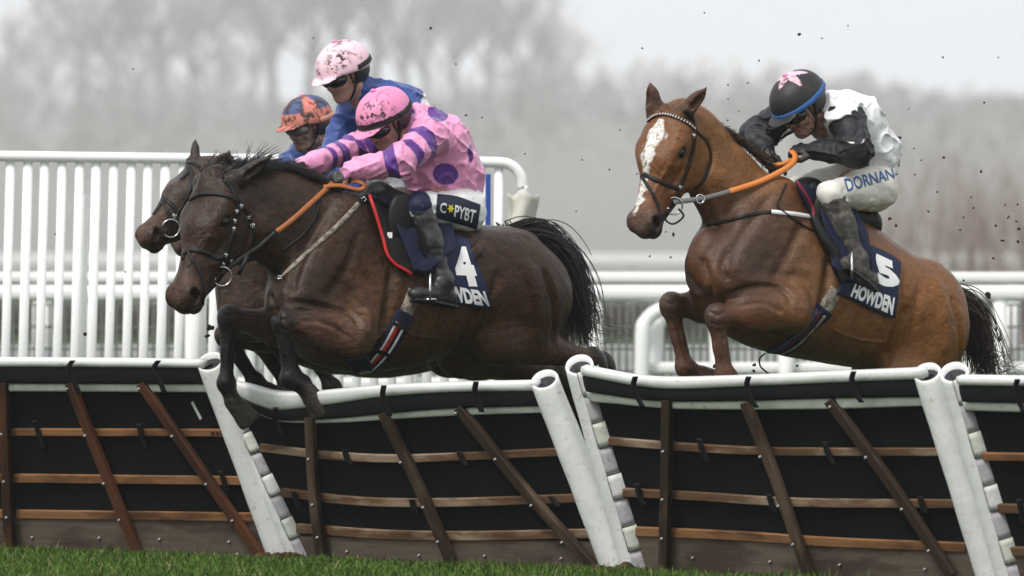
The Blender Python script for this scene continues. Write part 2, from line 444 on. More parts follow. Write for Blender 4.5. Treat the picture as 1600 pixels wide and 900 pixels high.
# ---- the tall slatted wing that leads to the jump
def wing():
    Y = 6.0
    root = thing("slatted_wing", "tall white plastic wing of upright slats leading to the jump", "fence", (X_at(300, Y), Y, 0))
    zt = lambda px: Z_at(244 + 10 * px / 800, Y)
    r = .0265
    top = [(X_at(px, Y), Y, zt(px)) for px in (-140, 100, 300, 500, 700, 775)]
    top += [(X_at(798, Y), Y, Z_at(258, Y)), (X_at(812, Y), Y, Z_at(272, Y)), (X_at(817, Y), Y, Z_at(292, Y)), (X_at(818, Y), Y, Z_at(350, Y)), (X_at(818, Y), Y, -.05)]
    mb = MB(); mb.tube(spline(top, 60), .029, 14); mb.build("top_rail", M_PVC, root, True)
    px = -118.0; k = 0
    while px < 345:
        mb = MB(); wd = .0255 if k % 4 != 2 else .0275
        a = Vector((X_at(px - 15, Y), Y + .012, -.04)); b = Vector((X_at(px, Y), Y + .012, zt(px) - .030))
        mb.tube([a, b], wd, 10, flat=.55, up=(0, 1, 0)); mb.build("slat", M_PVC, root, True)
        px += 26.6 + (.8 if k % 3 else -.6); k += 1
    while px < 800:
        mb = MB(); a = Vector((X_at(px - 4, Y), Y + .012, -.04)); b = Vector((X_at(px, Y), Y + .012, zt(px) - .030))
        mb.tube([a, b], .0255, 10, flat=.55, up=(0, 1, 0)); mb.build("slat", M_PVC, root, True)
        px += 27.5
    for px in (118, 305):
        mb = MB(); mb.tube([(X_at(px, Y), Y + .12, -.05), (X_at(px + 8, Y), Y + .12, zt(px) - .2)], .038, 12); mb.build("post", M_PVC2, root, True)
    mb = MB(); mb.box((X_at(300, Y), Y + .075, .35), (2.35, 0, 0), (0, .02, 0), (0, 0, .045)); bevel(mb.build("lower_rail", M_PVC2, root), .015)
    # torn white cover over the end of the wing
    v = []; f = []; nx, ny = 9, 10
    for j in range(ny):
        for i in range(nx):
            u, t = i / (nx - 1), j / (ny - 1)
            px_ = 792 + 46 * u + 3 * math.sin(t * 5 + u * 2); py_ = 302 + 4 * math.sin(u * 9) + (74 + 5 * math.sin(u * 6)) * t
            v.append(P(px_, py_, Y - .07 + .04 * math.sin(u * 7 + t * 2)))
    f = [(j * nx + i, j * nx + i + 1, (j + 1) * nx + i + 1, (j + 1) * nx + i) for j in range(ny - 1) for i in range(nx - 1)]
    o = obj("wing_cover", v, f, mat("dirty_canvas", (.55, .54, .47), .85, .2, .15, 8, dirt=(.25, .23, .17), dirt_scale=14)); md = o.modifiers.new("thick", 'SOLIDIFY'); md.thickness = .012
    tag(o, "torn dirty white canvas cover hanging on the curved end of the slatted wing", "cover")
    mb = MB(); mb.box(P(757, 320, Y + .35), (.034, 0, 0), (0, .012, 0), (0, 0, .17)); o = bevel(mb.build("blue_marker_board", mat("blue_board", lin(35, 70, 150), .5, .4, .1)), .006)
    pb = MB(); c = P(757, 320, Y + .38); pb.tube([(c.x, c.y, -.05), (c.x, c.y, c.z + .1)], .018, 8); pb.build("post", M_PVC2, o, True)
    tag(o, "narrow blue marker board showing between the end slats of the white wing", "sign")
wing()
# ================================================================ the hurdle panels
def Yh(px): return (850.0 - px) / 330.0 * 1.19
def on_ground_y(py): return FPX * CAM_H / (py - HOR) - CAM_D
M_PAD = mat("white_vinyl_pad", (.71, .725, .70), .42, .45, .11, 5, dirt=(.34, .30, .23), dirt_scale=34, dirt_at=(.60, .72), bump=.25, bscale=14, bdist=.02)
M_PADOLD = mat("dull_vinyl", (.62, .65, .57), .55, .35, .12, 14, dirt=(.25, .23, .16), dirt_scale=30, dirt_at=(.60, .72), bump=.35, bscale=18, bdist=.02)
M_FLAP = mat("grey_velcro", (.45, .43, .45), .8, .2, .2, 60, dirt=(.2, .17, .13), dirt_scale=40, dirt_at=(.6, .7))
M_BLACK = mat("black_foam_cover", (.0075, .0085, .0085), .8, .15, .35, 60, bump=.3, bscale=160, bdist=.003)
M_MAT = mat("black_carpet_mat", (.0050, .0065, .0068), .9, .08, .45, 26, bump=.5, bscale=300, bdist=.003)
M_HOLE = mat("black_foam_core", (.02, .021, .026), .6, .3, .3, 60)
M_STRAP = mat("black_rubber_strap", (.004, .004, .005), .6, .2, .2)
M_STEEL = mat("galvanised_steel", (.33, .33, .33), .42, .5, .15, 50, metal=.9)
def wood(name, a, b, wear=None):
    if name in MATS: return MATS[name]
    m = bpy.data.materials.new(name); q = NT(m)
    co = q.n("Attribute", attribute_name="grain").outputs["Vector"]
    n1 = q.noise(1.0, 6, .65, co=co, stretch=(3.0, 60, 60), dist=.4); n2 = q.noise(1.0, 4, .6, co=co, stretch=(1.6, 6, 6))
    c = q.mix(q.ramp(n1, .3, .7), a, b)
    c = q.mix(q.ramp(n2, .50, .62), c, wear or tuple(x * .35 for x in a))
    q.l(c, q.b.inputs["Base Color"]); q.b.inputs["Roughness"].default_value = .62; q.b.inputs["Specular IOR Level"].default_value = .3
    q.l(q.bump(n1, .35, .004), q.b.inputs["Normal"])
    MATS[name] = m; return m
W_BRACE = wood("stained_oak", (.105, .036, .012), (.058, .019, .007), (.028, .011, .005))
W_BRACED = wood("old_dark_oak", (.040, .022, .011), (.018, .010, .006), (.095, .062, .038))
W_SLAT = wood("amber_pine", (.29, .145, .060), (.19, .085, .032), (.085, .038, .016))
W_SLATD = wood("worn_brown_pine", (.165, .090, .046), (.060, .030, .016), (.30, .22, .15))
W_PLY = wood("weathered_ply", (.150, .115, .088), (.090, .066, .050), (.060, .042, .030))
def grain(o, d):
    """board coordinates (along, across, through) for the wood material"""
    d = Vector(d).normalized(); a = d.cross(Vector((0.3, 1, 0.1))).normalized(); b = d.cross(a)
    off = random.Random(len(bpy.data.objects)).uniform(0, 50)
    at = o.data.attributes.new("grain", 'FLOAT_VECTOR', 'POINT')
    at.data.foreach_set("vector", [c for v in o.data.vertices for c in (v.co.dot(d) + off, v.co.dot(a) + off, v.co.dot(b))])
    return o

class Panel:
    def __init__(s, label, bl, br, lean, name="hurdle_panel"):
        """bl, br: photo pixels of the foot of the panel (on the ground line), lean: how far the top comes forward"""
        Y0, Y1 = Yh(bl[0]), Yh(br[0])
        s.a = P(bl[0], bl[1], Y0); s.b = P(br[0], br[1], Y1)
        u = (s.b - s.a).normalized(); f = Vector((u.y, -u.x, 0)); f = f if f.y < 0 else -f      # f: landing side, towards the camera
        s.v = (Vector((0, 0, .92)) + f * lean).normalized(); s.u = u
        s.n = u.cross(s.v).normalized(); s.n = s.n if s.n.y < 0 else -s.n
        c = (s.a + s.b) / 2
        s.root = thing(name, label, "hurdle", (c.x, c.y, 0), "hurdle panels across the course")
    def pt(s, px, py, out=0.0): return on_plane(px, py, s.a + s.n * out, s.n)
    def strip(s, name, up, lo, out, th, m, n=24, smooth=True, round_=0):
        """a band between two pixel polylines, th thick, its face 'out' in front of the panel plane"""
        U = spline(up, n) if len(up) > 2 else poly_at(up, n); L = spline(lo, n) if len(lo) > 2 else poly_at(lo, n); secs = []
        for (a, b) in zip(U, L):
            pa, pb = s.pt(a[0], a[1], out), s.pt(b[0], b[1], out)
            if round_:
                k = 7; sec = []
                for j in range(k):
                    t = j / (k - 1); bulge = math.sin(math.pi * (.12 + .76 * t)) * round_
                    sec.append(pa.lerp(pb, t) + s.n * (bulge - .37 * round_))
                sec += [pb - s.n * th, pa - s.n * th]
            else: sec = [pa, pb, pb - s.n * th, pa - s.n * th]
            secs.append(sec)
        mb = MB(); mb.loft(secs); o = mb.build(name, m, s.root, smooth)
        if not round_:
            o.data.polygons.foreach_set("use_smooth", [False] * len(o.data.polygons))
        return o
    def board(s, name, pts, wpx, out, th, m, n=16):
        wpx = wpx - (4.0 if name == 'brace' else 3.0); th = th * .8
        """slat or brace along a pixel polyline, wpx pixels wide"""
        c = spline(pts, n) if len(pts) > 2 else poly_at(pts, n)
        d = (c[-1] - c[0]); d /= np.linalg.norm(d); nn = np.array((-d[1], d[0])) * wpx / 2
        w0 = [tuple(p - nn) for p in c]; w1 = [tuple(p + nn) for p in c]
        secs = []
        for a, b in zip(w0, w1):
            pa, pb = s.pt(a[0], a[1], out), s.pt(b[0], b[1], out); secs.append([pa, pb, pb - s.n * th, pa - s.n * th])
        mb = MB(); mb.loft(secs); o = mb.build(name, m, s.root, False)
        grain(o, s.pt(*c[-1]) - s.pt(*c[0])); bevel(o, .004, 2); return o
    def bolts(s, pxs, out, parent):
        for (x, y) in pxs:
            p = s.pt(x, y, out); mb = MB()
            mb.tube([p - s.n * .004, p + s.n * .003], .0085, 10); mb.tube([p, p + s.n * .010], .0048, 6)
            mb.build("bolt", M_STEEL, parent, True)
    def strap(s, pts, wpx=9, out=.075):
        c = spline(pts, 12); mb = MB()
        mb.loft([[s.pt(p[0] - wpx / 2, p[1], out), s.pt(p[0] + wpx / 2, p[1], out), s.pt(p[0] + wpx / 2, p[1], out - .008), s.pt(p[0] - wpx / 2, p[1], out - .008)] for p in c])
        return mb.build("strap", M_STRAP, s.root, True)
    def post(s, top, bot, wpx, Yoff=-.02, flaps=False, wpx_b=None, bulge=1.0):
        """padded tube standing at the end of the panel, open at the top"""
        Yt = Yh(bot[0])
        b = P(bot[0], bot[1], Yt + Yoff); f = s.n.copy(); f.z = 0; f.normalize()
        t = on_plane(top[0], top[1], b, s.n)
        ax = (t - b).normalized(); r = wpx / 2 * (CAM_D + t.y) / FPX; rb = (wpx_b or wpx) / 2 * (CAM_D + b.y) / FPX
        xa = ax.cross(Vector((0, 1, 0))).normalized(); ya = xa.cross(ax).normalized()
        rg = random.Random(int(top[0])); N = 28
        def ring(k, rr, up=0.0):
            c = b.lerp(t, k) + ax * up; out = []
            for j in range(N):
                an = 2 * math.pi * j / N
                w = 1 + .012 * math.sin(an * 3 + k * 9) + .012 * math.sin(k * 23 + an); dv = xa * math.cos(an) + ya * math.sin(an) * .92
                out.append(c + dv * rr * w + ax * (.62 * rr * dv.y if k > .999 else 0))
            return out
        mb = MB(); ks = np.linspace(0, 1, 22); secs = [ring(k, rb + (r - rb) * k) for k in ks]
        secs += [ring(1, r * .97, .004), ring(1, r * .80, .003), ring(1, r * .78, -.03)]
        mb.loft(secs, cap=False)
        o = mb.build("post_pad", M_PAD if not flaps else M_PAD, s.root, True)
        c = MB(); c.loft([ring(1, r * .775, -.045), ring(1, r * .775, -.02), ring(1, r * .40, -.008), ring(1, r * .33, -.03)], cap=True); c.build("foam_core", M_HOLE, o, True)
        # stitched seam down the pad
        sm = MB(); sd_ = Vector((-.80, -.55, 0))
        pts = []
        for k in np.linspace(.01, .99, 30):
            cc = b.lerp(t, k); rr = rb + (r - rb) * k; pts.append(cc + (xa * .86 * -1 + ya * -.50) .normalized() * rr * 1.0)
        sm.tube(pts, .0035, 5); sm.build("seam", M_PAD, o, True)
        if flaps:
            side = -xa if xa.x < 0 else xa
            for i in range(8):
                k0 = .015 + i * .125; k1 = k0 + (.118 if i % 2 == 0 else .128)
                grey = i % 2 == 1; fb = MB(); secs = []
                for k in np.linspace(k0, k1, 5):
                    cc = b.lerp(t, 1 - k); rr = (rb + (r - rb) * (1 - k)); sec = []
                    wide = (.62 if grey else .95) + (.10 * math.sin(i * 2.1) if not grey else 0)
                    for j in range(6):
                        an = .62 + wide * (1 - j / 5) - .62 * (j / 5) * 0
                        a_ = math.pi * .5 + .30 - 1.60 * (j / 5)
                        dirv = (-ya * math.sin(a_) + side * math.cos(a_)).normalized()
                        ext = rr * (1.05 if grey else 1.09) + (0.0 if grey else .014 * (j / 5) ** 2 * (1.2 + math.sin(i * 1.7)))
                        sec.append(cc + dirv * ext)
                    secs.append(sec + [q - (q - cc).normalized() * .006 for q in reversed(sec)])
                fb.loft(secs); fo = fb.build("velcro_patch" if grey else "pad_flap", M_FLAP if grey else M_PADOLD if i in (2, 6) else M_PAD, o, True)
                if not grey:
                    eb = MB(); A_ = [Vector(s2[0]) for s2 in secs]; B_ = [Vector(q) for q in secs[0][:6]]; C_ = [Vector(q) for q in secs[-1][:6]]
                    for ln_ in (A_, B_, C_): fb2 = eb.tube(ln_, .0016, 5)
                    eb.build("flap_stitching", M_STRAP, o, True)
        return o

def panel_common(p, up, white_lo, black_lo, strip_lo, ply_top, base, x0, x1):
    th = .05
    # top pad: white vinyl wrapped over black foam, seen from the landing side
    p.strip("top_pad", up, white_lo, .085, .035, M_PAD, 30, True, .012)
    p.strip("foam_band", [(x, y + .6) for x, y in white_lo], black_lo, .080, .08, M_BLACK, 30, True, .006)
    p.strip("pad_skirt", [(x, y + .6) for x, y in black_lo], strip_lo, .062, .03, M_PADOLD, 30, True, .006)
    p.strip("carpet_mat", [(x, y - 8) for x, y in strip_lo], [(x, y + 5) for x, y in ply_top], .02, .03, M_MAT, 14)
    o = p.strip("bottom_board", ply_top, base, .036, .015, W_PLY, 12); grain(o, p.u)

def hurdles():
    # --- A : leftmost panel
    A = Panel("hurdle panel with amber slats and straight white top, under the slatted wing", (-60, 858), (452, 874), .33)
    panel_common(A, [(-80, 561), (120, 562), (316, 564)], [(-80, 573), (120, 573.5), (318, 575)], [(-80, 599), (120, 599.5), (326, 600)],
                 [(-80, 611), (120, 612), (330, 613)], [(-80, 811), (440, 812)], [(-80, 862), (456, 876)], -80, 456)
    for pts, wd in (([(18, 676), (358, 677)], 14), ([(20, 748), (385, 752)], 16), ([(24, 804), (405, 809)], 16), ([(-80, 676), (2, 676)], 14), ([(-80, 748), (3, 748)], 16), ([(-80, 804), (4, 804)], 16)):
        A.board("slat", pts, wd, .045, .024, W_SLAT)
    for pts, wd, bl in (([(2, 599), (12, 862)], 17, ((2, 679), (6, 753), (10, 809))), ([(106, 600), (212, 868)], 16, ((105, 608), (133, 681), (162, 756), (186, 813))),
                        ([(217, 600), (412, 882)], 16, ((217, 608), (269, 682), (322, 757), (363, 814)))):
        o = A.board("brace", pts, wd, .085, .038, W_BRACE); A.bolts(bl, .086, o)
    for xy in ((50, 840), (155, 841), (249, 843), (358, 847), (52, 860), (156, 862), (371, 866)):
        A.bolts((xy,), .040, A.root)
    for px in (112, 246):
        A.strap([(px + 2, 563), (px - 5, 575), (px + 2, 592), (px + 8, 606), (px + 12, 617)], 9, .14)
    for pts in ([(54, 657), (60, 678), (70, 704)], [(217, 662), (221, 682), (228, 702)], [(344, 735), (351, 757), (355, 778)]):
        A.strap(pts, 8, .055)
    mb = MB(); a, b = A.pt(300, 628, .024), A.pt(314, 655, .024)
    mb.bar(a, b, .018, .003, A.n); mb.build("paint_scuff", M_PADOLD, A.root)
    tx = MB()
    for i in range(3):
        c = A.pt(332 + i * 8, 677, .049)
        for sgn in (-1, 1): tx.bar(c - A.u * .014 - A.v * .009 * sgn, c + A.u * .014 + A.v * .009 * sgn, .004, .002, A.n)
    tx.build("branded_mark", M_STRAP, A.root)
    A.post((329, 566), (446, 876), 43, -.05, False, 50)

    # --- B : panel under the dark bay, its top dented by the hooves
    B = Panel("hurdle panel with its white top dented by the dark bay's hooves", (462, 870), (968, 893), .33)
    panel_common(B, [(352, 596), (385, 603), (425, 613), (470, 615), (530, 610), (600, 604), (700, 600), (836, 597)],
                 [(358, 612), (390, 628), (428, 641), (470, 638), (530, 630), (600, 620), (700, 613), (838, 611)],
                 [(366, 628), (400, 645), (436, 656), (480, 656), (540, 652), (600, 646), (700, 638), (842, 634)],
                 [(372, 634), (410, 648), (440, 659), (480, 661), (540, 660), (600, 656), (700, 650), (846, 645)],
                 [(440, 838), (930, 847)], [(462, 873), (970, 895)], 440, 975)
    for pts, wd in (([(405, 700), (520, 713), (640, 717), (872, 707)], 15), ([(438, 770), (560, 784), (700, 786), (905, 779)], 16), ([(462, 826), (600, 836), (740, 838), (935, 834)], 17)):
        B.board("slat", pts, wd, .045, .024, W_SLATD)
    for pts, wd, bl in (([(481, 652), (487, 770), (500, 878)], 17, ((482, 718), (488, 789), (496, 840))), ([(595, 646), (655, 770), (706, 890)], 17, ((626, 723), (661, 793), (684, 847))),
                        ([(713, 638), (815, 765), (932, 897)], 17, ((712, 646), (774, 718), (830, 790), (878, 848)))):
        o = B.board("brace", pts, wd, .085, .038, W_BRACED); B.bolts(bl, .086, o)
    B.bolts(((757, 869), (877, 873), (890, 888), (542, 862), (655, 868)), .040, B.root)
    for px, y in ((431, 640), (600, 606), (744, 600)):
        B.strap([(px, y - 4), (px - 2, y + 12), (px + 4, y + 30), (px + 9, y + 44)], 9, .14)
    for pts in ([(538, 702), (541, 714), (548, 728)], [(717, 705), (722, 718), (728, 728)], [(458, 768), (462, 780), (469, 795)], [(643, 780), (645, 790), (650, 802)], [(860, 775), (866, 784), (872, 792)]):
        B.strap(pts, 9, .055)
    B.post((350, 606), (474, 872), 34, -.02, True, 46)
    B.post((851, 594), (968, 893), 45, -.06, False, 52)

    # --- C : panel under the chestnut
    C = Panel("hurdle panel with dark weathered slats, under the chestnut horse", (1002, 893), (1548, 912), .31)
    panel_common(C, [(908, 573), (950, 582), (1000, 590), (1060, 592), (1160, 589), (1300, 583), (1440, 577)],
                 [(910, 587), (950, 595), (1000, 604), (1060, 608), (1160, 604), (1300, 598), (1442, 592)],
                 [(916, 612), (950, 617), (1000, 624), (1060, 627), (1160, 626), (1300, 622), (1446, 620)],
                 [(922, 628), (960, 631), (1000, 635), (1060, 639), (1160, 640), (1300, 639), (1450, 634)],
                 [(985, 836), (1520, 862)], [(1000, 896), (1552, 918)], 960, 1556)
    for pts, wd in (([(950, 690), (1040, 697), (1200, 706), (1470, 707)], 15), ([(972, 770), (1100, 777), (1250, 786), (1490, 788)], 16), ([(992, 831), (1150, 838), (1300, 848), (1508, 856)], 17)):
        C.board("slat", pts, wd, .045, .024, W_SLAT if wd == 17 else W_SLATD)
    for pts, wd, bl in (([(1039, 626), (1037, 760), (1033, 902)], 17, ((1036, 706), (1035, 781), (1034, 842))), ([(1161, 630), (1205, 740), (1262, 905)], 17, ((1188, 714), (1216, 791), (1239, 851))),
                        ([(1292, 627), (1385, 752), (1484, 902)], 17, ((1297, 636), (1353, 715), (1409, 796), (1451, 861)))):
        o = C.board("brace", pts, wd, .085, .038, W_BRACED); C.bolts(bl, .086, o)
    C.bolts(((1082, 872), (1203, 878), (1312, 883), (1445, 890)), .040, C.root)
    for px, y in ((993, 590), (1170, 590), (1334, 582)):
        C.strap([(px, y - 2), (px - 3, y + 12), (px + 4, y + 32), (px + 12, y + 47)], 9, .14)
    for pts in ([(1091, 685), (1098, 705), (1106, 722)], [(995, 755), (999, 776), (1006, 790)], [(1288, 690), (1294, 710), (1303, 728)], [(1437, 775), (1441, 790), (1446, 802)], [(1201, 772), (1206, 790), (1210, 800)]):
        C.strap(pts, 9, .055)
    C.post((905, 571), (1000, 893), 45, -.02, True, 56)
    C.post((1449, 583), (1556, 915), 44, -.05, False, 52)

    # --- D : panel leaving the picture on the right
    D = Panel("hurdle panel cut by the right edge of the picture", (1602, 915), (1990, 930), .31)
    panel_common(D, [(1494, 589), (1560, 590), (1700, 592), (1900, 594)], [(1498, 602), (1560, 603), (1700, 605), (1900, 607)],
                 [(1504, 628), (1560, 629), (1700, 631), (1900, 634)], [(1508, 641), (1560, 643), (1700, 646), (1900, 649)],
                 [(1580, 862), (1990, 878)], [(1600, 917), (1990, 934)], 1560, 1990)
    for pts, wd in (([(1534, 714), (1700, 717), (1930, 720)], 15), ([(1556, 795), (1700, 799), (1950, 804)], 17), ([(1574, 862), (1700, 866), (1970, 872)], 17)):
        D.board("slat", pts, wd, .045, .024, W_SLAT if wd == 15 else W_SLATD)
    o = D.board("brace", [(1700, 640), (1722, 920)], 17, .085, .038, W_BRACED)
    D.strap([(1590, 592), (1588, 605), (1594, 630), (1600, 645)], 9, .14)
    D.strap([(1592, 780), (1596, 800), (1600, 820)], 9, .055)
    D.post((1491, 583), (1588, 915), 46, -.02, True, 56)
hurdles()

# ---- turf in front of the jump
def turf():
    rg = np.random.default_rng(3); N = 210000
    x = rg.uniform(-3.9, 3.9, N); y = np.where(rg.random(N) < .62, rg.uniform(-1.9, 3.2, N), rg.uniform(-5.5, 3.2, N))
    yl = np.interp(x, [-3.6, -1.05, .55, 3.2], [3.9, 1.40, -.42, -3.3])     # foot of the panels
    keep = (y < yl - .015 + .03 * np.sin(x * 13)); x, y = x[keep], y[keep]; n = len(x)
    clump = np.sin(x * 7 + np.sin(y * 5) * 2) * np.sin(y * 9 + x * 3)
    h = rg.uniform(.012, .038, n) * (1 + .45 * clump) * np.where(rg.random(n) < .06, 1.7, 1) * np.clip((yl[keep] - y) / .35, .25, 1); wd = rg.uniform(.0022, .0042, n)
    a = rg.uniform(0, 2 * np.pi, n); lean = rg.uniform(.1, .9, n) * h; la = rg.uniform(0, 2 * np.pi, n)
    bx, by = np.cos(a) * wd, np.sin(a) * wd
    v = np.zeros((n, 5, 3))
    v[:, 0] = np.stack([x - bx, y - by, np.zeros(n)], 1); v[:, 1] = np.stack([x + bx, y + by, np.zeros(n)], 1)
    mx, my = x + np.cos(la) * lean * .35, y + np.sin(la) * lean * .35
    v[:, 2] = np.stack([mx + bx * .7, my + by * .7, h * .6], 1); v[:, 3] = np.stack([mx - bx * .7, my - by * .7, h * .6], 1)
    v[:, 4] = np.stack([x + np.cos(la) * lean, y + np.sin(la) * lean, h], 1)
    i = np.arange(n)[:, None] * 5
    f = [tuple(q) for q in (i + np.array((0, 1, 2, 3))).tolist()] + [tuple(q) for q in (i + np.array((3, 2, 4))).tolist()]
    c = np.repeat(rg.uniform(0, 1, n), 5); dry = np.repeat(rg.random(n) < .07, 5)
    g0, g1 = np.array((.016, .044, .004)), np.array((.095, .175, .022))
    cols = g0 + (g1 - g0) * c[:, None]; cols[dry] = (.22, .20, .09)
    m = mat("grass_blade", None, .6, .15, .0, attr=True)
    tag(obj("grass", v.reshape(-1, 3), f, m, None, False, cols), kind="stuff")
    # churned earth at the foot of the posts
    for lab, px, Y0 in (("clump of bare churned earth at the foot of the white posts under the dark bay", 470, 1.30), ("clump of bare churned earth at the foot of the middle pair of white posts", 985, -.62), ("clump of bare churned earth at the foot of the posts under the chestnut's tail", 1590, -2.78)):
        mb = MB(); r2 = random.Random(px); x0 = X_at(px, Y0)
        for i in range(45):
            c_ = Vector((x0 + r2.gauss(0, .09), Y0 + r2.gauss(0, .04), r2.uniform(0, .03))); s_ = r2.uniform(.010, .032)
            mb.ball(c_, s_, 7, 5, (r2.uniform(.8, 1.4), 1, r2.uniform(.6, 1)))
        o = mb.build("earth_clump", mat("loose_earth", (.085, .052, .026), .95, .1, .4, 60, bump=.8, bscale=120, bdist=.01), None, True); tag(o, lab, "earth")
turf()
# ================================================================ sculpting: blended solids -> one continuous surface
def smin(a, b, k):
    if k <= 0: return np.minimum(a, b)
    h = np.maximum(k - np.abs(a - b), 0) / k
    return np.minimum(a, b) - h * h * k * .25
def vnoise(X, Y, Z, seed=0):
    """smooth value noise in -1..1"""
    X, Y, Z = np.broadcast_arrays(X, Y, Z)
    xi, yi, zi = np.floor(X).astype(np.int64), np.floor(Y).astype(np.int64), np.floor(Z).astype(np.int64)
    fx, fy, fz = X - xi, Y - yi, Z - zi
    fx, fy, fz = (t * t * (3 - 2 * t) for t in (fx, fy, fz))
    def h(i, j, k):
        n = (i * 374761393 + j * 668265263 + k * 2147483647 + seed * 974711) & 0x7fffffff
        n = ((n ^ (n >> 13)) * 1274126177) & 0x7fffffff
        return ((n ^ (n >> 16)) & 0xffff) / 32767.5 - 1
    r = 0
    for a, wa in ((0, 1 - fx), (1, fx)):
        for b, wb in ((0, 1 - fy), (1, fy)):
            for c, wc in ((0, 1 - fz), (1, fz)):
                r = r + wa * wb * wc * h(xi + a, yi + b, zi + c)
    return r

class Prim:
    def __init__(s, fn, lo, hi, k, op, col): s.fn, s.lo, s.hi, s.k, s.op, s.col = fn, np.array(lo, float), np.array(hi, float), k, op, col
def basis(x, up=(0, 1, 0)):
    """rows: unit x, then the part of up across it, then their cross product"""
    x = np.array(x, float); x /= np.linalg.norm(x); u = np.array(up, float); u = u - x * u.dot(x)
    if np.linalg.norm(u) < 1e-6: u = np.array((0, 0, 1.0)) - x * x[2]
    u /= np.linalg.norm(u); return np.stack([x, u, np.cross(x, u)])

class Sculpt:
    def __init__(s): s.prims = []; s.col0 = (.2, .2, .2); s.warp = None
    def cone(s, a, b, ra, rb, k=.03, col=None, op='u', wa=1.0, wb=None, wdir=(0, 1, 0)):
        """tapered limb from a to b; wa / wb: thickness along wdir as a share of the radius"""
        a, b = np.array(a, float), np.array(b, float); wb = wa if wb is None else wb
        ba = b - a; L2 = ba.dot(ba) + 1e-12; wd = np.array(wdir, float); wd = wd / np.linalg.norm(wd)
        m = max(ra, rb) * max(wa, wb, 1)
        def fn(X, Y, Z):
            px, py, pz = X - a[0], Y - a[1], Z - a[2]
            t = np.clip((px * ba[0] + py * ba[1] + pz * ba[2]) / L2, 0, 1)
            qx, qy, qz = px - t * ba[0], py - t * ba[1], pz - t * ba[2]
            r = ra + (rb - ra) * t
            if wa == 1.0 and wb == 1.0: return np.sqrt(qx * qx + qy * qy + qz * qz) - r
            w = wa + (wb - wa) * t; l = qx * wd[0] + qy * wd[1] + qz * wd[2]
            q2 = qx * qx + qy * qy + qz * qz - l * l
            k0 = np.sqrt(q2 + (l / w) ** 2); k1 = np.sqrt(q2 + l * l / w ** 4) + 1e-9
            return (k0 - r) * k0 / k1
        s.prims.append(Prim(fn, np.minimum(a, b) - m, np.maximum(a, b) + m, k, op, col)); return s
    def ell(s, c, r, k=.03, col=None, op='u', x=(1, 0, 0), up=(0, 1, 0)):
        """ellipsoid: r = (along x, along up, along their cross product)"""
        c = np.array(c, float); M = basis(x, up); r = np.array(r, float); m = np.sqrt(((M * r[:, None]) ** 2).sum(0))
        def fn(X, Y, Z):
            p = (X - c[0], Y - c[1], Z - c[2]); q = [M[i, 0] * p[0] + M[i, 1] * p[1] + M[i, 2] * p[2] for i in range(3)]
            k0 = np.sqrt(sum((q[i] / r[i]) ** 2 for i in range(3))); k1 = np.sqrt(sum((q[i] / r[i] ** 2) ** 2 for i in range(3))) + 1e-9
            return k0 * (k0 - 1) / k1
        s.prims.append(Prim(fn, c - m, c + m, k, op, col)); return s
    def loft(s, st, k=.05, col=None):
        """barrel along x: stations (x, ztop, zbot, halfwidth, egg)"""
        st = np.array(sorted(st, key=lambda q: q[0]), float); xs = np.linspace(st[0, 0], st[-1, 0], 200)
        tb = [np.interp(xs, st[:, 0], st[:, j]) for j in range(1, 5)]
        ker = np.hanning(25); ker /= ker.sum(); tb = [np.convolve(np.pad(t, 12, 'edge'), ker, 'valid') for t in tb]
        def fn(X, Y, Z):
            zt, zb, w, e = (np.interp(X, xs, t) for t in tb)
            c, h = (zt + zb) / 2, np.maximum((zt - zb) / 2, .01); zz = Z - c
            ww = w * (1 + e * np.clip(zz / h, -1, 1))
            k0 = np.sqrt((Y / ww) ** 2 + (zz / h) ** 2); k1 = np.sqrt((Y / ww ** 2) ** 2 + (zz / h ** 2) ** 2) + 1e-9
            d = k0 * (k0 - 1) / k1
            ov = np.maximum(xs[0] - X, X - xs[-1])
            return np.where(ov > 0, np.sqrt(np.maximum(d, 0) ** 2 + ov ** 2) + np.minimum(d, 0) * 0, np.maximum(d, -.12) + 0 * ov)
        wm = st[:, 3].max() * 1.3
        s.prims.append(Prim(fn, (xs[0], -wm, st[:, 2].min()), (xs[-1], wm, st[:, 1].max()), k, 'u', col)); return s
    def half(s, p, n, lo, hi, k=.004):
        """cut away the side n points to, inside the box lo..hi"""
        p, n = np.array(p, float), np.array(n, float) / np.linalg.norm(n)
        fn = lambda X, Y, Z: -((X - p[0]) * n[0] + (Y - p[1]) * n[1] + (Z - p[2]) * n[2])
        s.prims.append(Prim(fn, lo, hi, k, 'c', None)); return s
    def merge(s, o, A, t):
        """add another sculpt's solids, placed by x_world = A @ x + t (A a rotation times a scale)"""
        A = np.array(A, float); t = np.array(t, float); sc = np.cbrt(np.linalg.det(A)); Ai = np.linalg.inv(A)
        for p in o.prims:
            def fn(X, Y, Z, f=p.fn):
                q = (X - t[0], Y - t[1], Z - t[2]); a = [Ai[i, 0] * q[0] + Ai[i, 1] * q[1] + Ai[i, 2] * q[2] for i in range(3)]
                return f(*a) * sc
            cs = np.array([[(p.lo, p.hi)[i][0], (p.lo, p.hi)[j][1], (p.lo, p.hi)[k_][2]] for i in (0, 1) for j in (0, 1) for k_ in (0, 1)]) @ A.T + t
            s.prims.append(Prim(fn, cs.min(0), cs.max(0), p.k * sc, p.op, p.col))
        return s
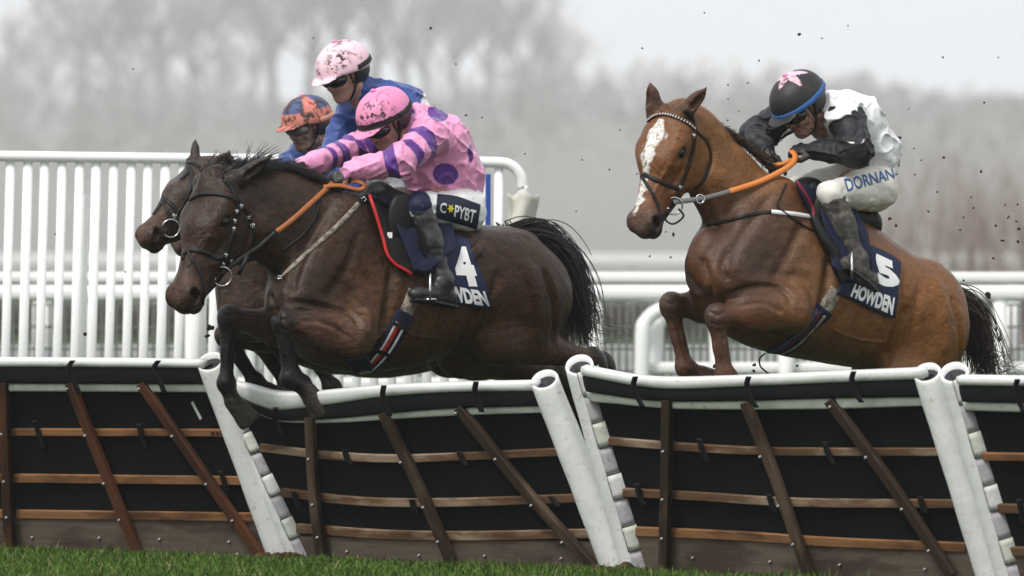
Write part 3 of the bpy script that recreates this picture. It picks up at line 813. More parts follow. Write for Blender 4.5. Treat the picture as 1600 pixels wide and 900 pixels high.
    def mesh(s, h, smooth=1):
        h = h * QUALITY; pad = .03
        un = [p for p in s.prims if p.op == 'u']
        lo = np.min([p.lo for p in un], 0) - pad - .02; hi = np.max([p.hi for p in un], 0) + pad + .02
        n = np.ceil((hi - lo) / h).astype(int) + 1
        ax = [(lo[i] + h * np.arange(n[i])).astype(np.float32) for i in range(3)]
        D = np.full(n, .10, np.float32); s.lo, s.hi = lo, hi
        for p in s.prims:
            m = p.k + .03 if p.op == 'u' else p.k + .002
            i0 = np.clip(np.floor((p.lo - m - lo) / h).astype(int), 0, n); i1 = np.clip(np.ceil((p.hi + m - lo) / h).astype(int) + 1, 0, n)
            if (i1 <= i0).any(): continue
            sl = tuple(slice(i0[j], i1[j]) for j in range(3))
            X, Y, Z = ax[0][sl[0], None, None], ax[1][None, sl[1], None], ax[2][None, None, sl[2]]
            d = np.broadcast_to(p.fn(X, Y, Z), D[sl].shape).astype(np.float32)
            if p.op == 'u': D[sl] = smin(D[sl], d, p.k)
            else: D[sl] = -smin(-D[sl], d, p.k)          # 's' / 'c': cut
        if s.warp is not None:
            near = np.abs(D) < .05; I = np.nonzero(near)
            D[I] += s.warp(ax[0][I[0]], ax[1][I[1]], ax[2][I[2]]).astype(np.float32)
        v, f = surface_nets(D, h, lo)
        for _ in range(smooth): v = relax(v, f, .5)
        return v, f
    def colours(s, v, soft=.012):
        acc = np.zeros((len(v), 3)); wt = np.full(len(v), 1e-9); acc += np.array(s.col0) * 1e-9
        for p in s.prims:
            if p.op != 'u': continue
            m = .08; I = np.nonzero(((v > p.lo - m) & (v < p.hi + m)).all(1))[0]
            if not len(I): continue
            d = p.fn(v[I, 0], v[I, 1], v[I, 2]); w_ = np.exp(-np.clip(d, -.03, .2) / soft)
            acc[I] += w_[:, None] * np.array(p.col if p.col is not None else s.col0); wt[I] += w_
        return acc / wt[:, None]

def surface_nets(D, h, lo):
    ins = D < 0; n = D.shape; c = [m - 1 for m in n]
    cnt = np.zeros(c, np.int8)
    for i in (0, 1):
        for j in (0, 1):
            for k in (0, 1): cnt += ins[i:i + c[0], j:j + c[1], k:k + c[2]]
    act = (cnt > 0) & (cnt < 8); I = np.array(np.nonzero(act)); N = I.shape[1]
    idx = np.full(c, -1, np.int32); idx[act] = np.arange(N)
    acc = np.zeros((N, 3)); num = np.zeros(N)
    for a in range(3):
        o = [q for q in range(3) if q != a]
        for u in (0, 1):
            for w_ in (0, 1):
                p0 = I.copy(); p0[o[0]] += u; p0[o[1]] += w_; p1 = p0.copy(); p1[a] += 1
                d0, d1 = D[tuple(p0)], D[tuple(p1)]; m = (d0 < 0) != (d1 < 0)
                t = np.where(m, d0 / np.where(m, d0 - d1, 1), 0)
                pos = np.zeros((N, 3)); pos[:, o[0]] = u; pos[:, o[1]] = w_; pos[:, a] = t
                acc += pos * m[:, None]; num += m
    v = (I.T + acc / num[:, None]) * h + lo
    F = []
    for a in range(3):
        b, c_ = (a + 1) % 3, (a + 2) % 3
        s0 = [slice(None)] * 3; s1 = [slice(None)] * 3; s0[a] = slice(0, n[a] - 1); s1[a] = slice(1, n[a])
        E = np.array(np.nonzero(ins[tuple(s0)] != ins[tuple(s1)]))
        ok = (E[b] > 0) & (E[c_] > 0) & (E[b] < n[b] - 1) & (E[c_] < n[c_] - 1); E = E[:, ok]
        q = []
        for (u, w_) in ((1, 1), (0, 1), (0, 0), (1, 0)):
            p = E.copy(); p[b] -= u; p[c_] -= w_; q.append(idx[tuple(p)])
        q = np.stack(q, 1); flip = ~ins[tuple(E)]
        q[flip] = q[flip][:, ::-1]; F.append(q)
    f = np.concatenate(F); f = f[(f >= 0).all(1)]
    return v, f
def relax(v, f, amt):
    s_ = np.zeros_like(v); c = np.zeros(len(v))
    for a, b in ((0, 1), (1, 2), (2, 3), (3, 0)):
        np.add.at(s_, f[:, a], v[f[:, b]]); np.add.at(s_, f[:, b], v[f[:, a]]); np.add.at(c, f[:, a], 1); np.add.at(c, f[:, b], 1)
    return v + amt * (s_ / np.maximum(c, 1)[:, None] - v)

# ---------------------------------------------------------------- laying straps, cloths and lettering on a surface
class Surf:
    def __init__(s, v, f): s.t = BVHTree.FromPolygons([tuple(p) for p in v.tolist()], f.tolist() if isinstance(f, np.ndarray) else f)
    def hit(s, px, py, hint=None):
        d = ray(px, py); loc, nr, i, dist = s.t.ray_cast(CAM, d)
        if loc is not None: return loc, (nr if nr.dot(d) < 0 else -nr)
        q = CAM + d * (hint if hint else CAM_D)
        for _ in range(4):
            loc, nr, i, dist = s.t.find_nearest(q); q = CAM + d * (loc - CAM).dot(d)
        return loc, nr
    def near(s, p):
        loc, nr, i, d = s.t.find_nearest(Vector(p)); return loc, nr
def smooth_line(a, it=2, keep_ends=True):
    a = np.array(a, float)
    for _ in range(it):
        b = a.copy(); b[1:-1] = a[1:-1] * .5 + (a[:-2] + a[2:]) * .25; a = b
    return a
def ribbon(mb, pts, nrs, w, th, m=0):
    """flat strap through pts, lying on normals nrs"""
    k = len(pts); secs = []; w = [w] * k if np.isscalar(w) else w
    for i in range(k):
        t = Vector(pts[min(i + 1, k - 1)]) - Vector(pts[max(i - 1, 0)]); t.normalize(); n = Vector(nrs[i]); n = (n - t * n.dot(t)).normalized(); s_ = t.cross(n) * w[i] * .5; p = Vector(pts[i])
        secs.append([p - s_, p + s_, p + s_ * .85 + n * th, p - s_ * .85 + n * th])
    mb.loft(secs, m)
def strap_on(mb, sf, pxs, w, th=.004, off=.001, n=40, it=3, m=0):
    c = spline(pxs, n) if len(pxs) > 2 else poly_at(pxs, n)
    H = [sf.hit(x, y) for x, y in c]
    pts = smooth_line([h[0] + h[1] * off for h in H], it); nrs = smooth_line([h[1] for h in H], it + 2)
    ribbon(mb, pts, nrs, w, th, m); return pts, nrs
def sheet_on(sf, top, bot, nu, nv, off, th, it=2):
    """cloth between two pixel polylines, laid on the surface; returns verts, faces (thick sheet) and the face grid"""
    T, B = spline(top, nu), spline(bot, nu); G = np.zeros((nv, nu, 3)); Nn = np.zeros((nv, nu, 3))
    for j in range(nv):
        for i in range(nu):
            q = T[i] + (B[i] - T[i]) * j / (nv - 1); l, n = sf.hit(q[0], q[1]); G[j, i] = l; Nn[j, i] = n
    for _ in range(it + 2):
        b = Nn.copy(); b[1:-1, 1:-1] = Nn[1:-1, 1:-1] * .4 + .15 * (Nn[:-2, 1:-1] + Nn[2:, 1:-1] + Nn[1:-1, :-2] + Nn[1:-1, 2:]); Nn = b
    Nn /= np.linalg.norm(Nn, axis=2, keepdims=True) + 1e-9
    G = G + Nn * off
    for _ in range(it):
        b = G.copy(); b[1:-1, 1:-1] = G[1:-1, 1:-1] * .4 + .15 * (G[:-2, 1:-1] + G[2:, 1:-1] + G[1:-1, :-2] + G[1:-1, 2:]); G = b
    return thick_grid(G, Nn, th)
def thick_grid(G, Nn, th):
    nv, nu = G.shape[:2]; A = (G + Nn * th).reshape(-1, 3); Bk = G.reshape(-1, 3); n = nu * nv
    q = [(j * nu + i, j * nu + i + 1, (j + 1) * nu + i + 1, (j + 1) * nu + i) for j in range(nv - 1) for i in range(nu - 1)]
    # orient the outer faces along the normals
    a, b, c = A[q[0][0]], A[q[0][1]], A[q[0][2]]
    if np.cross(b - a, c - a).dot(Nn.reshape(-1, 3)[0]) < 0: q = [t[::-1] for t in q]
    f = q + [tuple(i + n for i in t[::-1]) for t in q]
    rim = [i for i in range(nu)] + [j * nu + nu - 1 for j in range(1, nv)] + [(nv - 1) * nu + i for i in range(nu - 2, -1, -1)] + [j * nu for j in range(nv - 2, 0, -1)]
    for i in range(len(rim)): f.append((rim[i], rim[(i + 1) % len(rim)], rim[(i + 1) % len(rim)] + n, rim[i] + n))
    return np.vstack([A, Bk]), f, q
def text_2d(s, bold=0.0, seg=.06, squeeze=1.0):
    """flat letters, unit height, finely divided: verts (u to the right, v up), faces"""
    cu = bpy.data.curves.new("t", 'FONT'); cu.body = s; cu.size = 1.0; cu.offset = bold; cu.resolution_u = 3; cu.space_character = squeeze
    o = bpy.data.objects.new("t", cu); COL.objects.link(o); bpy.context.view_layer.update()
    me = bpy.data.meshes.new_from_object(o.evaluated_get(bpy.context.evaluated_depsgraph_get()))
    bm = bmesh.new(); bm.from_mesh(me); bmesh.ops.triangulate(bm, faces=bm.faces[:])
    for _ in range(4):
        e = [x for x in bm.edges if x.calc_length() > seg * 2.5]
        if not e: break
        bmesh.ops.subdivide_edges(bm, edges=e, cuts=1); bmesh.ops.triangulate(bm, faces=[f for f in bm.faces if len(f.verts) > 3])
    v = np.array([x.co[:] for x in bm.verts])[:, :2]; bm.verts.index_update(); f = [tuple(x.index for x in q.verts) for q in bm.faces]
    bm.free(); bpy.data.objects.remove(o); bpy.data.curves.remove(cu); bpy.data.meshes.remove(me)
    v -= v.min(0); v /= v.max(0); return v, f
def letters_on(sf, s, quad, off, bold=.02, warp=None, squeeze=1.0):
    """letters laid on a surface; quad: photo pixels of top-left, top-right, bottom-right, bottom-left"""
    v, f = text_2d(s, bold, squeeze=squeeze) if isinstance(s, str) else s
    q = [np.array(c, float) for c in quad]; out = []
    for u, t in v:
        if warp: u, t = warp(u, t)
        p = (q[3] * (1 - u) + q[2] * u) * (1 - t) + (q[0] * (1 - u) + q[1] * u) * t
        l, n = sf.hit(p[0], p[1]); out.append(l + n * off)
    return out, f
# ================================================================ horses
def horse_head(c, ears, eye_open=1.0):
    """head pointing along +x (poll at 0, lips at .62), forehead up (+z), y to its left"""
    S = Sculpt(); S.col0 = c["head"]
    mz, dk = c["muzzle"], c["nose"]
    S.ell((.065, 0, -.055), (.115, .088, .105), .05)                       # cranium
    S.cone((.09, 0, -.045), (.24, 0, -.030), .082, .082, .05, wa=1.12)     # forehead
    S.cone((.22, 0, -.040), (.50, 0, -.058), .075, .048, .05, wa=.96)      # nasal bone
    for y in (-1, 1):
        S.ell((.150, y * .052, -.160), (.142, .044, .130), .04, x=(1, 0, .12))   # cheek
        S.ell((.190, y * .074, .012), (.050, .022, .022), .03, x=(1, 0, -.1))   # brow
        S.cone((.225, y * .078, -.085), (.37, y * .058, -.098), .017, .010, .03) # facial crest
        S.cone((.10, y * .066, -.005), (.17, y * .07, -.012), .030, .025, .04)   # temple
    S.cone((.20, 0, -.190), (.50, 0, -.120), .055, .032, .05, wa=1.0)      # lower jaw
    S.ell((.33, 0, -.105), (.16, .058, .062), .05)
    S.ell((.525, 0, -.075), (.078, .054, .058), .04, mz)                   # muzzle
    S.ell((.578, 0, -.085), (.046, .043, .047), .03, dk)
    S.ell((.545, 0, -.142), (.046, .032, .026), .016, dk)                  # lower lip and chin
    for y in (-1, 1):
        S.ell((.553, y * .046, -.058), (.052, .026, .042), .018, dk, x=(1, 0, -.35))
        S.ell((.560, y * .064, -.060), (.036, .030, .024), .008, op='s', x=(1, y * .35, -.75))   # nostril
        S.ell((.590, y * .02, -.116), (.040, .06, .0035), .006, op='s', x=(1, 0, .12))           # mouth
        S.ell((.200, y * .104, -.022), (.027, .018, .017), .006, op='s')   # eye socket
        S.ell((.197, y * .088, -.003), (.032, .010, .008), .010, x=(1, 0, -.12))
        S.ell((.199, y * .091, -.042), (.028, .010, .007), .010)
    for y, (bx, by, bz), (tx, ty, tz) in ears:
        b, t = np.array((bx, by, bz)), np.array((tx, ty, tz)); d = t - b; L = np.linalg.norm(d)
        mid = b + d * .45; side = np.cross(d / L, (0, y, 0)); 
        S.cone(b - d * .12, b + d * .12, .040, .038, .03, c["ear"])
        S.ell(b + d * .40, (L * .47, .036, .025), .02, c["ear"], x=d, up=(0, 1, 0.2))
        S.cone(mid, t, .027, .003, .012, c["ear"], wa=.9)
        o = np.array(c.get("ear_open", (.6, y * .75, .25))); o = o / np.linalg.norm(o)
        S.ell(mid + o * .026 + d * .10, (L * .34, .018, .015), .008, op='s', x=d, up=(0, 1, .2))
    return S

def leg_front(S, F, J, c, side):
    """J: elbow, knee, fetlock, pastern, hoof as (px, py, lateral)"""
    e, k, f, p, h = (F.L(*q) for q in J)
    body, blk, hoof = c["leg"], c["low"], c["hoof"]
    d = k - e; d /= np.linalg.norm(d)
    S.cone(e, e + (k - e) * .5, .104, .086, .028, body, wa=.80)
    S.cone(e + (k - e) * .40, e + (k - e) * .93, .082, .052, .03, body, wa=.86)
    dn = f - k; dn /= np.linalg.norm(dn)
    S.ell(k - d * .004, (.064, .052, .058), .022, c["knee"], x=dn)         # knee
    S.ell(k + d * .022 + dn * .01, (.045, .036, .030), .02, c["knee"], x=dn)
    S.cone(k + dn * .04, k + (f - k) * .55, .044, .033, .02, blk, wa=.82)
    S.cone(k + (f - k) * .5, f, .032, .038, .02, blk, wa=.85)
    back = np.cross(dn, (0, 1, 0)); back = back if back.dot(-d) > 0 else -back
    S.cone(k + dn * .06 + back * .020, f + back * .016 - dn * .02, .018, .018, .016, blk)    # tendon
    S.ell(f, (.050, .043, .047), .02, blk, x=dn)
    S.ell(f + back * .026, (.026, .024, .026), .02, blk, x=dn)
    S.cone(f, p, .040, .037, .02, blk)
    S.cone(p, h, .042, .060, .012, hoof, wa=1.0)
    dh = h - p; dh /= np.linalg.norm(dh); q = h + dh * .018
    S.half(q, dh, q - .13, q + .13)
def leg_hind(S, F, J, c):
    """J: hip, stifle, hock, fetlock, hoof"""
    hp, st, hk, f, h = (F.L(*q) for q in J)
    S.cone(hp, st, .20, .125, .08, c["body"], wa=.62)
    S.cone(st, st + (hk - st) * .6, .120, .066, .05, c["leg"], wa=.70)
    S.cone(st + (hk - st) * .5, hk, .066, .042, .03, c["leg"], wa=.80)
    dn = f - hk; dn /= np.linalg.norm(dn); up = (hk - st) / np.linalg.norm(hk - st)
    S.ell(hk, (.07, .040, .052), .025, c["low"], x=dn); S.cone(hk - dn * .02, hk - dn * .055 + up * .025, .030, .022, .02, c["low"])
    S.cone(hk, f, .038, .032, .02, c["low"], wa=.85)
    S.ell(f, (.042, .037, .042), .02, c["low"])
    m = f + (h - f) * .55; S.cone(f, m, .034, .032, .02, c["low"]); S.cone(m, h, .036, .050, .012, c["hoof"])
    dh = (h - f) / np.linalg.norm(h - f); q = h + dh * .02; S.half(q, dh, q - .13, q + .13)

class Horse: pass
def seg_t(v, a, b):
    ba = b - a; t = ((v - a) @ ba) / max(ba.dot(ba), 1e-12); tc = np.clip(t, 0, 1); return tc, np.linalg.norm(v - a - tc[:, None] * ba, axis=1)
def vert_normals(v, f):
    n = np.cross(v[f[:, 2]] - v[f[:, 0]], v[f[:, 3]] - v[f[:, 1]]); o = np.zeros_like(v)
    for k in range(4): np.add.at(o, f[:, k], n)
    return o / (np.linalg.norm(o, axis=1, keepdims=True) + 1e-12)
def build_horse(sp):
    H = Horse(); F = sp["frame"]; c = sp["cols"]; H.F = F; H.sp = sp
    S = Sculpt(); S.col0 = c["body"]
    st = []
    for px, t, b, w_, e in sp["torso"]:
        a = F.L(px, t); q = F.L(px, b); st.append((a[0], a[2], q[2], w_, e))
    S.loft(st, .06)
    for (a, b, ra, rb, wa, wb, k) in sp["slabs"]:                            # neck, shoulder, quarters
        pa, pb = F.L(*a), F.L(*b); S.cone(pa, pb, ra, rb, k, None, wa=wa, wb=wb)
    for q in sp.get("ells", ()):
        ctr, r, k, xd = q[:4]; up = q[4] if len(q) > 4 else (0, 1, 0)
        p = F.L(*ctr); p2 = F.L(*xd) if xd else p + np.array((1, 0, 0)); S.ell(p, r, k, None, x=p2 - p, up=up)
    for J in sp["fore"]: leg_front(S, F, J, c, 1)
    for J in sp["hind"]: leg_hind(S, F, J, c)
    for q in sp.get("cuts", ()):
        ctr, r, k, xd = q; p = F.L(*ctr); p2 = F.L(*xd); S.ell(p, r, k, None, 's', x=p2 - p)
    # head
    hd = sp["head"]; HF = Frame(hd["poll"][0], 0, hd["yaw"])
    pw = F.W(F.L(*hd["poll"]))
    HF.o = Vector((pw[0], pw[1], 0))
    mz = HF.W(HF.L(hd["muzzle"][0], hd["muzzle"][1], hd.get("tilt", 0.0)))
    x = mz - pw; ln = np.linalg.norm(x); x /= ln
    y = np.array(HF.n) + np.array((0, 0, hd.get("roll", 0.0))); y -= x * y.dot(x); y /= np.linalg.norm(y); z = np.cross(x, y)
    if z[2] < 0 and abs(z[2]) > .9: pass
    sc = ln / .60; A = np.stack([x * 1.0, y * hd.get('wide', 1.14), z * 1.12], 1) * sc
    H.hA, H.ht, H.hsc = A, pw, sc
    # world -> frame rotation
    Rw = np.array(((F.h.x, F.h.y, 0), (F.n.x, F.n.y, 0), (0, 0, 1.0)))
    hs = horse_head(c, hd["ears"]); S.merge(hs, Rw @ A, Rw @ (pw - np.array(F.o)))
    S.warp = lambda X, Y, Z: .0030 * vnoise(X * 9, Y * 9, Z * 9, 21) + .0016 * vnoise(X * 24, Y * 24, Z * 24, 22)
    v, f = S.mesh(sp["vox"], 1); cols = S.colours(v); wv = F.W(v)
    for _ in range(1):
        if not sp.get("strokes"): break
        sf = Surf(wv, f); nr = vert_normals(wv, f); dsp = np.zeros(len(wv))
        for pxs, wd, amp in sp["strokes"]:
            line = np.array([sf.hit(x, y)[0] for x, y in spline(pxs, 26)]); lo, hi = line.min(0) - wd * 3, line.max(0) + wd * 3
            I = np.nonzero(((wv > lo) & (wv < hi)).all(1))[0]; d2 = np.full(len(I), 9.0); tt = np.zeros(len(I))
            for q in range(25):
                t_, d_ = seg_t(wv[I], line[q], line[q + 1]); b_ = d_ * d_ < d2; d2[b_] = (d_ * d_)[b_]; tt[b_] = (q + t_[b_]) / 25
            fade = np.clip(np.minimum(tt, 1 - tt) * 6 + .15, 0, 1)
            dsp[I] += 1.4 * amp * fade * (np.exp(-d2 / wd ** 2) - (.30 * np.exp(-d2 / (2.2 * wd) ** 2) if amp < 0 else 0))
        wv = wv + nr * dsp[:, None]; v = (wv - np.array(F.o)) @ np.array(((F.h.x, F.n.x, 0), (F.h.y, F.n.y, 0), (0, 0, 1.0)))
    H.vl = v
    # coat markings
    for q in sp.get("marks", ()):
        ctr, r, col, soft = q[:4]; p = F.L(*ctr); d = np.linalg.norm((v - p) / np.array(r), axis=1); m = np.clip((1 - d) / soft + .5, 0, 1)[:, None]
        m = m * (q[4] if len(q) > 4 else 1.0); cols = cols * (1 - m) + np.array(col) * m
    hl = (wv - pw) @ np.linalg.inv(A).T
    H.hl = hl
    if sp.get("blaze"):
        b = np.array(sp["blaze"]); near = (hl[:, 2] > -.10) & (hl[:, 0] > .0) & (hl[:, 0] < .64)
        ctr = np.interp(hl[:, 0], b[:, 0], b[:, 1]); hw = np.interp(hl[:, 0], b[:, 0], b[:, 2]); n_ = vnoise(hl[:, 0] * 60, hl[:, 1] * 60, hl[:, 2] * 0)
        spk = np.clip((vnoise(hl[:, 0] * 130, hl[:, 1] * 130, hl[:, 2] * 130, 6) + .55) * 4, .25, 1); m = spk * np.clip((hw + .012 * n_ - np.abs(hl[:, 1] - ctr)) / .008 + .5, 0, 1) * near * (hl[:, 2] > -.085) * (hw > .001)
        cols = cols * (1 - m[:, None]) + np.array((.62, .60, .56)) * m[:, None]
    # dark inside the nostrils and round the eyes
    for y_ in (-1, 1):
        d = np.linalg.norm((hl - np.array((.562, y_ * .058, -.062))) / np.array((.034, .026, .024)), axis=1); m = np.clip((1.0 - d) * 2.5 + .4, 0, 1)[:, None]; cols = cols * (1 - m) + np.array((.010, .007, .006)) * m
        d = np.linalg.norm((hl - np.array((.199, y_ * .092, -.021))) / np.array((.036, .03, .026)), axis=1); m = np.clip((1.15 - d) * 2.5, 0, 1)[:, None]; cols = cols * (1 - m * .75) + np.array((.012, .009, .007)) * m * .75
    n_ = vnoise(v[:, 0] * 5, v[:, 1] * 5, v[:, 2] * 5, 3) * .6 + vnoise(v[:, 0] * 14, v[:, 1] * 14, v[:, 2] * 14, 8) * .4
    cols = cols * (1 + .22 * n_)[:, None]
    bp = F.W((0, 0, 0)); H.root = thing(sp["name"], sp["label"], "horse", (bp[0], bp[1], 0.0), sp.get("group"))
    H.body = obj("body", wv, f, sp["mat"], H.root, True, np.clip(cols, 0, 1)); H.surf = Surf(wv, f); H.wv = wv; H.f = f
    # eyes
    for y_ in (-1, 1):
        e = MB(); p = pw + A @ np.array((.200, y_ * .0885, -.021)); e.ball(p, .0265 * sc, 18, 12); e.build("eye", mat("horse_eye", (.006, .0045, .004), .12, .30, .1, 20), H.root, True)
    return H
def coat(name, rough=.48, spec=.26, bump=.25, blot=(.66, 1.30), mott=1.0):
    if name in MATS: return MATS[name]
    m = bpy.data.materials.new(name); q = NT(m); c = q.n("Attribute", attribute_name="Col").outputs["Color"]
    h = q.noise(60, 4, .6, stretch=(.35, 1, 1.2)); big = q.noise(7, 5, .6)
    c = q.mix(1.0, c, q.ramp(h, .36, .64, (1 - .42 * mott,) * 3, (1 + .42 * mott,) * 3), 'MULTIPLY')
    c = q.mix(1.0, c, q.ramp(q.noise(130, 3, .6, stretch=(.35, 1, 1.2)), .38, .62, (1 - .26 * mott,) * 3, (1 + .26 * mott,) * 3), 'MULTIPLY')
    c = q.mix(1.0, c, q.ramp(q.noise(21, 6, .68, stretch=(.5, 1, 1.3)), .28, .72, (blot[0],) * 3, (blot[1],) * 3), 'MULTIPLY')
    c = q.mix(1.0, c, q.ramp(big, .3, .7, (.82,) * 3, (1.12,) * 3), 'MULTIPLY')
    spl = q.ramp(q.noise(34, 5, .72), .63, .66); c = q.mix(spl, c, (.020, .015, .011))
    q.l(c, q.b.inputs["Base Color"]); q.b.inputs["Specular IOR Level"].default_value = spec
    rr = q.ramp(big, .3, .75, (rough - .12,) * 3, (rough + .18,) * 3); q.l(rr, q.b.inputs["Roughness"])
    fine = q.noise(240, 3, .6, stretch=(.25, 1, 1)); b1 = q.bump(fine, bump * 2.4, .003); b2 = q.bump(q.noise(26, 5, .6), .75, .012, b1); q.l(b2, q.b.inputs["Normal"])
    MATS[name] = m; return m
def strands(mb, roots, guide, n, spread, r0, rg, seg=9, wig=.02, lenvar=.3, sides=3):
    """hair: n strands that start in the patch roots and follow the guide curve, fanning out"""
    g = np.array(guide, float)
    for i in range(n):
        off = np.array([rg.gauss(0, 1) for _ in range(3)]); k = 1 - lenvar * rg.random(); ph = rg.uniform(0, 6.28); ph2 = rg.uniform(0, 6.28)
        pts = []; rad = []
        for j in range(seg):
            t = j / (seg - 1) * k; q = t * (len(g) - 1); a = min(int(q), len(g) - 2); c = g[a] + (g[a + 1] - g[a]) * (q - a)
            sp_ = roots + (spread - roots) * (t ** .8)
            w_ = wig * t * np.array((math.sin(ph + t * 7), math.sin(ph2 + t * 6), math.cos(ph + t * 8)))
            pts.append(c + off * sp_ + w_); rad.append(r0 * (1 - .75 * t))
        mb.tube(pts, rad, sides, cap=False)

BAY = dict(body=(.028, .0116, .0046), head=(.019, .0092, .0052), muzzle=(.095, .044, .024), nose=(.034, .019, .014), ear=(.026, .018, .014), leg=(.062, .027, .014), low=(.0075, .0070, .0072), knee=(.013, .012, .013), hoof=(.055, .046, .038))
CHEST = dict(body=(.135, .050, .014), head=(.090, .032, .013), muzzle=(.085, .042, .028), nose=(.060, .036, .028), ear=(.070, .034, .022), leg=(.105, .044, .020), low=(.088, .040, .022), knee=(.060, .031, .022), hoof=(.050, .035, .025))
M_COAT = coat("wet_bay_coat", .34, .24); M_COAT2 = coat("wet_chestnut_coat", .34, .26, .25, (.88, 1.10), .38)

F1 = Frame(650, 1.25, 32)
H1s = dict(name="horse", label="dark bay horse with number 4 saddle cloth, forelegs folded over the dented hurdle", frame=F1, cols=BAY, mat=M_COAT, vox=.008,
    torso=[(440, 400, 480, .10, 0), (452, 370, 535, .17, -.05), (480, 335, 565, .21, -.05), (530, 308, 580, .25, -.08), (580, 306, 583, .275, -.10), (640, 330, 573, .295, -.08), (700, 346, 556, .30, -.02),
           (760, 355, 540, .285, .05), (800, 360, 545, .26, .05), (830, 376, 545, .20, .05), (852, 400, 530, .12, 0)],
    slabs=[((365, 318), (430, 338), .150, .225, .56, .60, .05), ((430, 338), (515, 388), .225, .29, .60, .78, .07),          # neck
           ((340, 292), (370, 322), .105, .15, .66, .58, .05),
           ((545, 345, .12), (470, 470, .165), .13, .125, .75, .8, .05), ((545, 345, -.12), (470, 470, -.165), .13, .125, .75, .8, .05),   # shoulders
           ((470, 470, .16), (556, 520, .225), .125, .12, .75, .70, .04), ((470, 470, -.15), (540, 535, -.19), .125, .12, .75, .70, .04),
           ((745, 422, .10), (832, 462, .115), .20, .215, .78, .72, .06), ((745, 422, -.10), (832, 462, -.115), .20, .215, .78, .72, .06)],
    ells=[((448, 470, .085), (.11, .085, .13), .035, None), ((448, 470, -.085), (.11, .085, .13), .035, None),             # breast
          ((500, 505, .215), (.13, .055, .085), .03, (440, 470, .2)), ((566, 490, .21), (.13, .06, .09), .045, (555, 540, .22)),
          ((790, 415, .17), (.18, .08, .12), .04, (840, 470, .17)), ((838, 500, .17), (.11, .075, .20), .045, None),
          ((778, 372, .0), (.20, .17, .05), .05, None)],
    fore=[[(552, 524, .265), (443, 502, .215), (452, 592, .20), (480, 610, .20), (502, 640, .20)],
          [(480, 522, -.16), (357, 495, -.17), (353, 598, -.17), (364, 628, -.17), (388, 656, -.16)]],
    hind=[[(815, 440, .13), (778, 530, .17), (930, 563, .15), (985, 668, .14), (1010, 700, .14)], [(765, 440, -.13), (720, 550, -.17), (875, 590, -.15), (930, 690, -.14), (955, 715, -.14)]],
    cuts=[((545, 470, .30), (.03, .05, .14), .04, (520, 560, .3))],
    head=dict(poll=(343, 283, 0), muzzle=(266, 463), yaw=50, wide=1.2, roll=.04, ears=[(1, (.0, .066, -.005), (-.135, .200, -.01)), (-1, (.0, -.066, -.0), (-.15, -.055, -.10))]),
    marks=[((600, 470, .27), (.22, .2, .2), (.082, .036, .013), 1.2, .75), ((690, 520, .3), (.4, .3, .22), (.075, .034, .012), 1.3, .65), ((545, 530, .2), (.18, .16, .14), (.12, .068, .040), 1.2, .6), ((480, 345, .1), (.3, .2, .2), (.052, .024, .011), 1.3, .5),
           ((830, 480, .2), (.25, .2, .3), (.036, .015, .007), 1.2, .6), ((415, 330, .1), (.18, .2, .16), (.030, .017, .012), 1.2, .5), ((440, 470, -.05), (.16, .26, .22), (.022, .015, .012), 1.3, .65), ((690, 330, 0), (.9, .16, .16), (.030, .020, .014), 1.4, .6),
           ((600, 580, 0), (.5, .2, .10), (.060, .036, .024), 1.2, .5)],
    strokes=[([(518, 318), (488, 368), (462, 425), (455, 465)], .030, -.016), ([(400, 378), (425, 412), (446, 442)], .022, -.014), ([(395, 340), (440, 380), (470, 420)], .05, .010), ([(566, 355), (540, 420), (512, 462)], .028, -.012),
             ([(612, 415), (604, 480), (586, 545)], .026, -.020), ([(548, 430), (572, 480), (574, 530)], .035, .012), ([(420, 455), (432, 490), (436, 530)], .020, -.018), ([(452, 470), (500, 478), (548, 490), (562, 515)], .016, -.015),
             ([(470, 500), (510, 506), (548, 530)], .012, -.008), ([(462, 520), (500, 545), (545, 566)], .02, -.01), ([(745, 480), (728, 520), (705, 556)], .03, -.018), ([(782, 420), (765, 470), (748, 530)], .030, -.014), ([(848, 415), (866, 480), (862, 545)], .020, -.016),
             ([(820, 400), (840, 470), (835, 540)], .04, .010), ([(735, 388), (750, 400)], .05, .016), ([(640, 500), (620, 540), (600, 570)], .016, -.005), ([(665, 490), (650, 535), (632, 568)], .016, -.005), ([(690, 480), (680, 530), (662, 562)], .016, -.005), ([(600, 500), (650, 525), (700, 528)], .006, .005),
             ([(470, 489), (500, 494), (535, 512)], .005, .004), ([(318, 372), (302, 400), (292, 420)], .006, .005), ([(352, 372), (338, 395), (322, 412)], .016, -.006), ([(330, 365), (312, 395)], .012, .006), ([(385, 330), (392, 360), (382, 395)], .014, -.010), ([(300, 445), (312, 462), (318, 478)], .008, -.006), ([(452, 528), (456, 560), (462, 588)], .007, -.007), ([(364, 520), (361, 560), (362, 592)], .007, -.007), ([(430, 494), (445, 500), (458, 494)], .007, -.006), ([(436, 512), (448, 516), (458, 512)], .007, -.006), ([(346, 488), (360, 493), (372, 487)], .007, -.006), ([(350, 506), (360, 510), (370, 506)], .007, -.006)])
H1 = build_horse(H1s)
F2 = Frame(1290, -.15, 32)
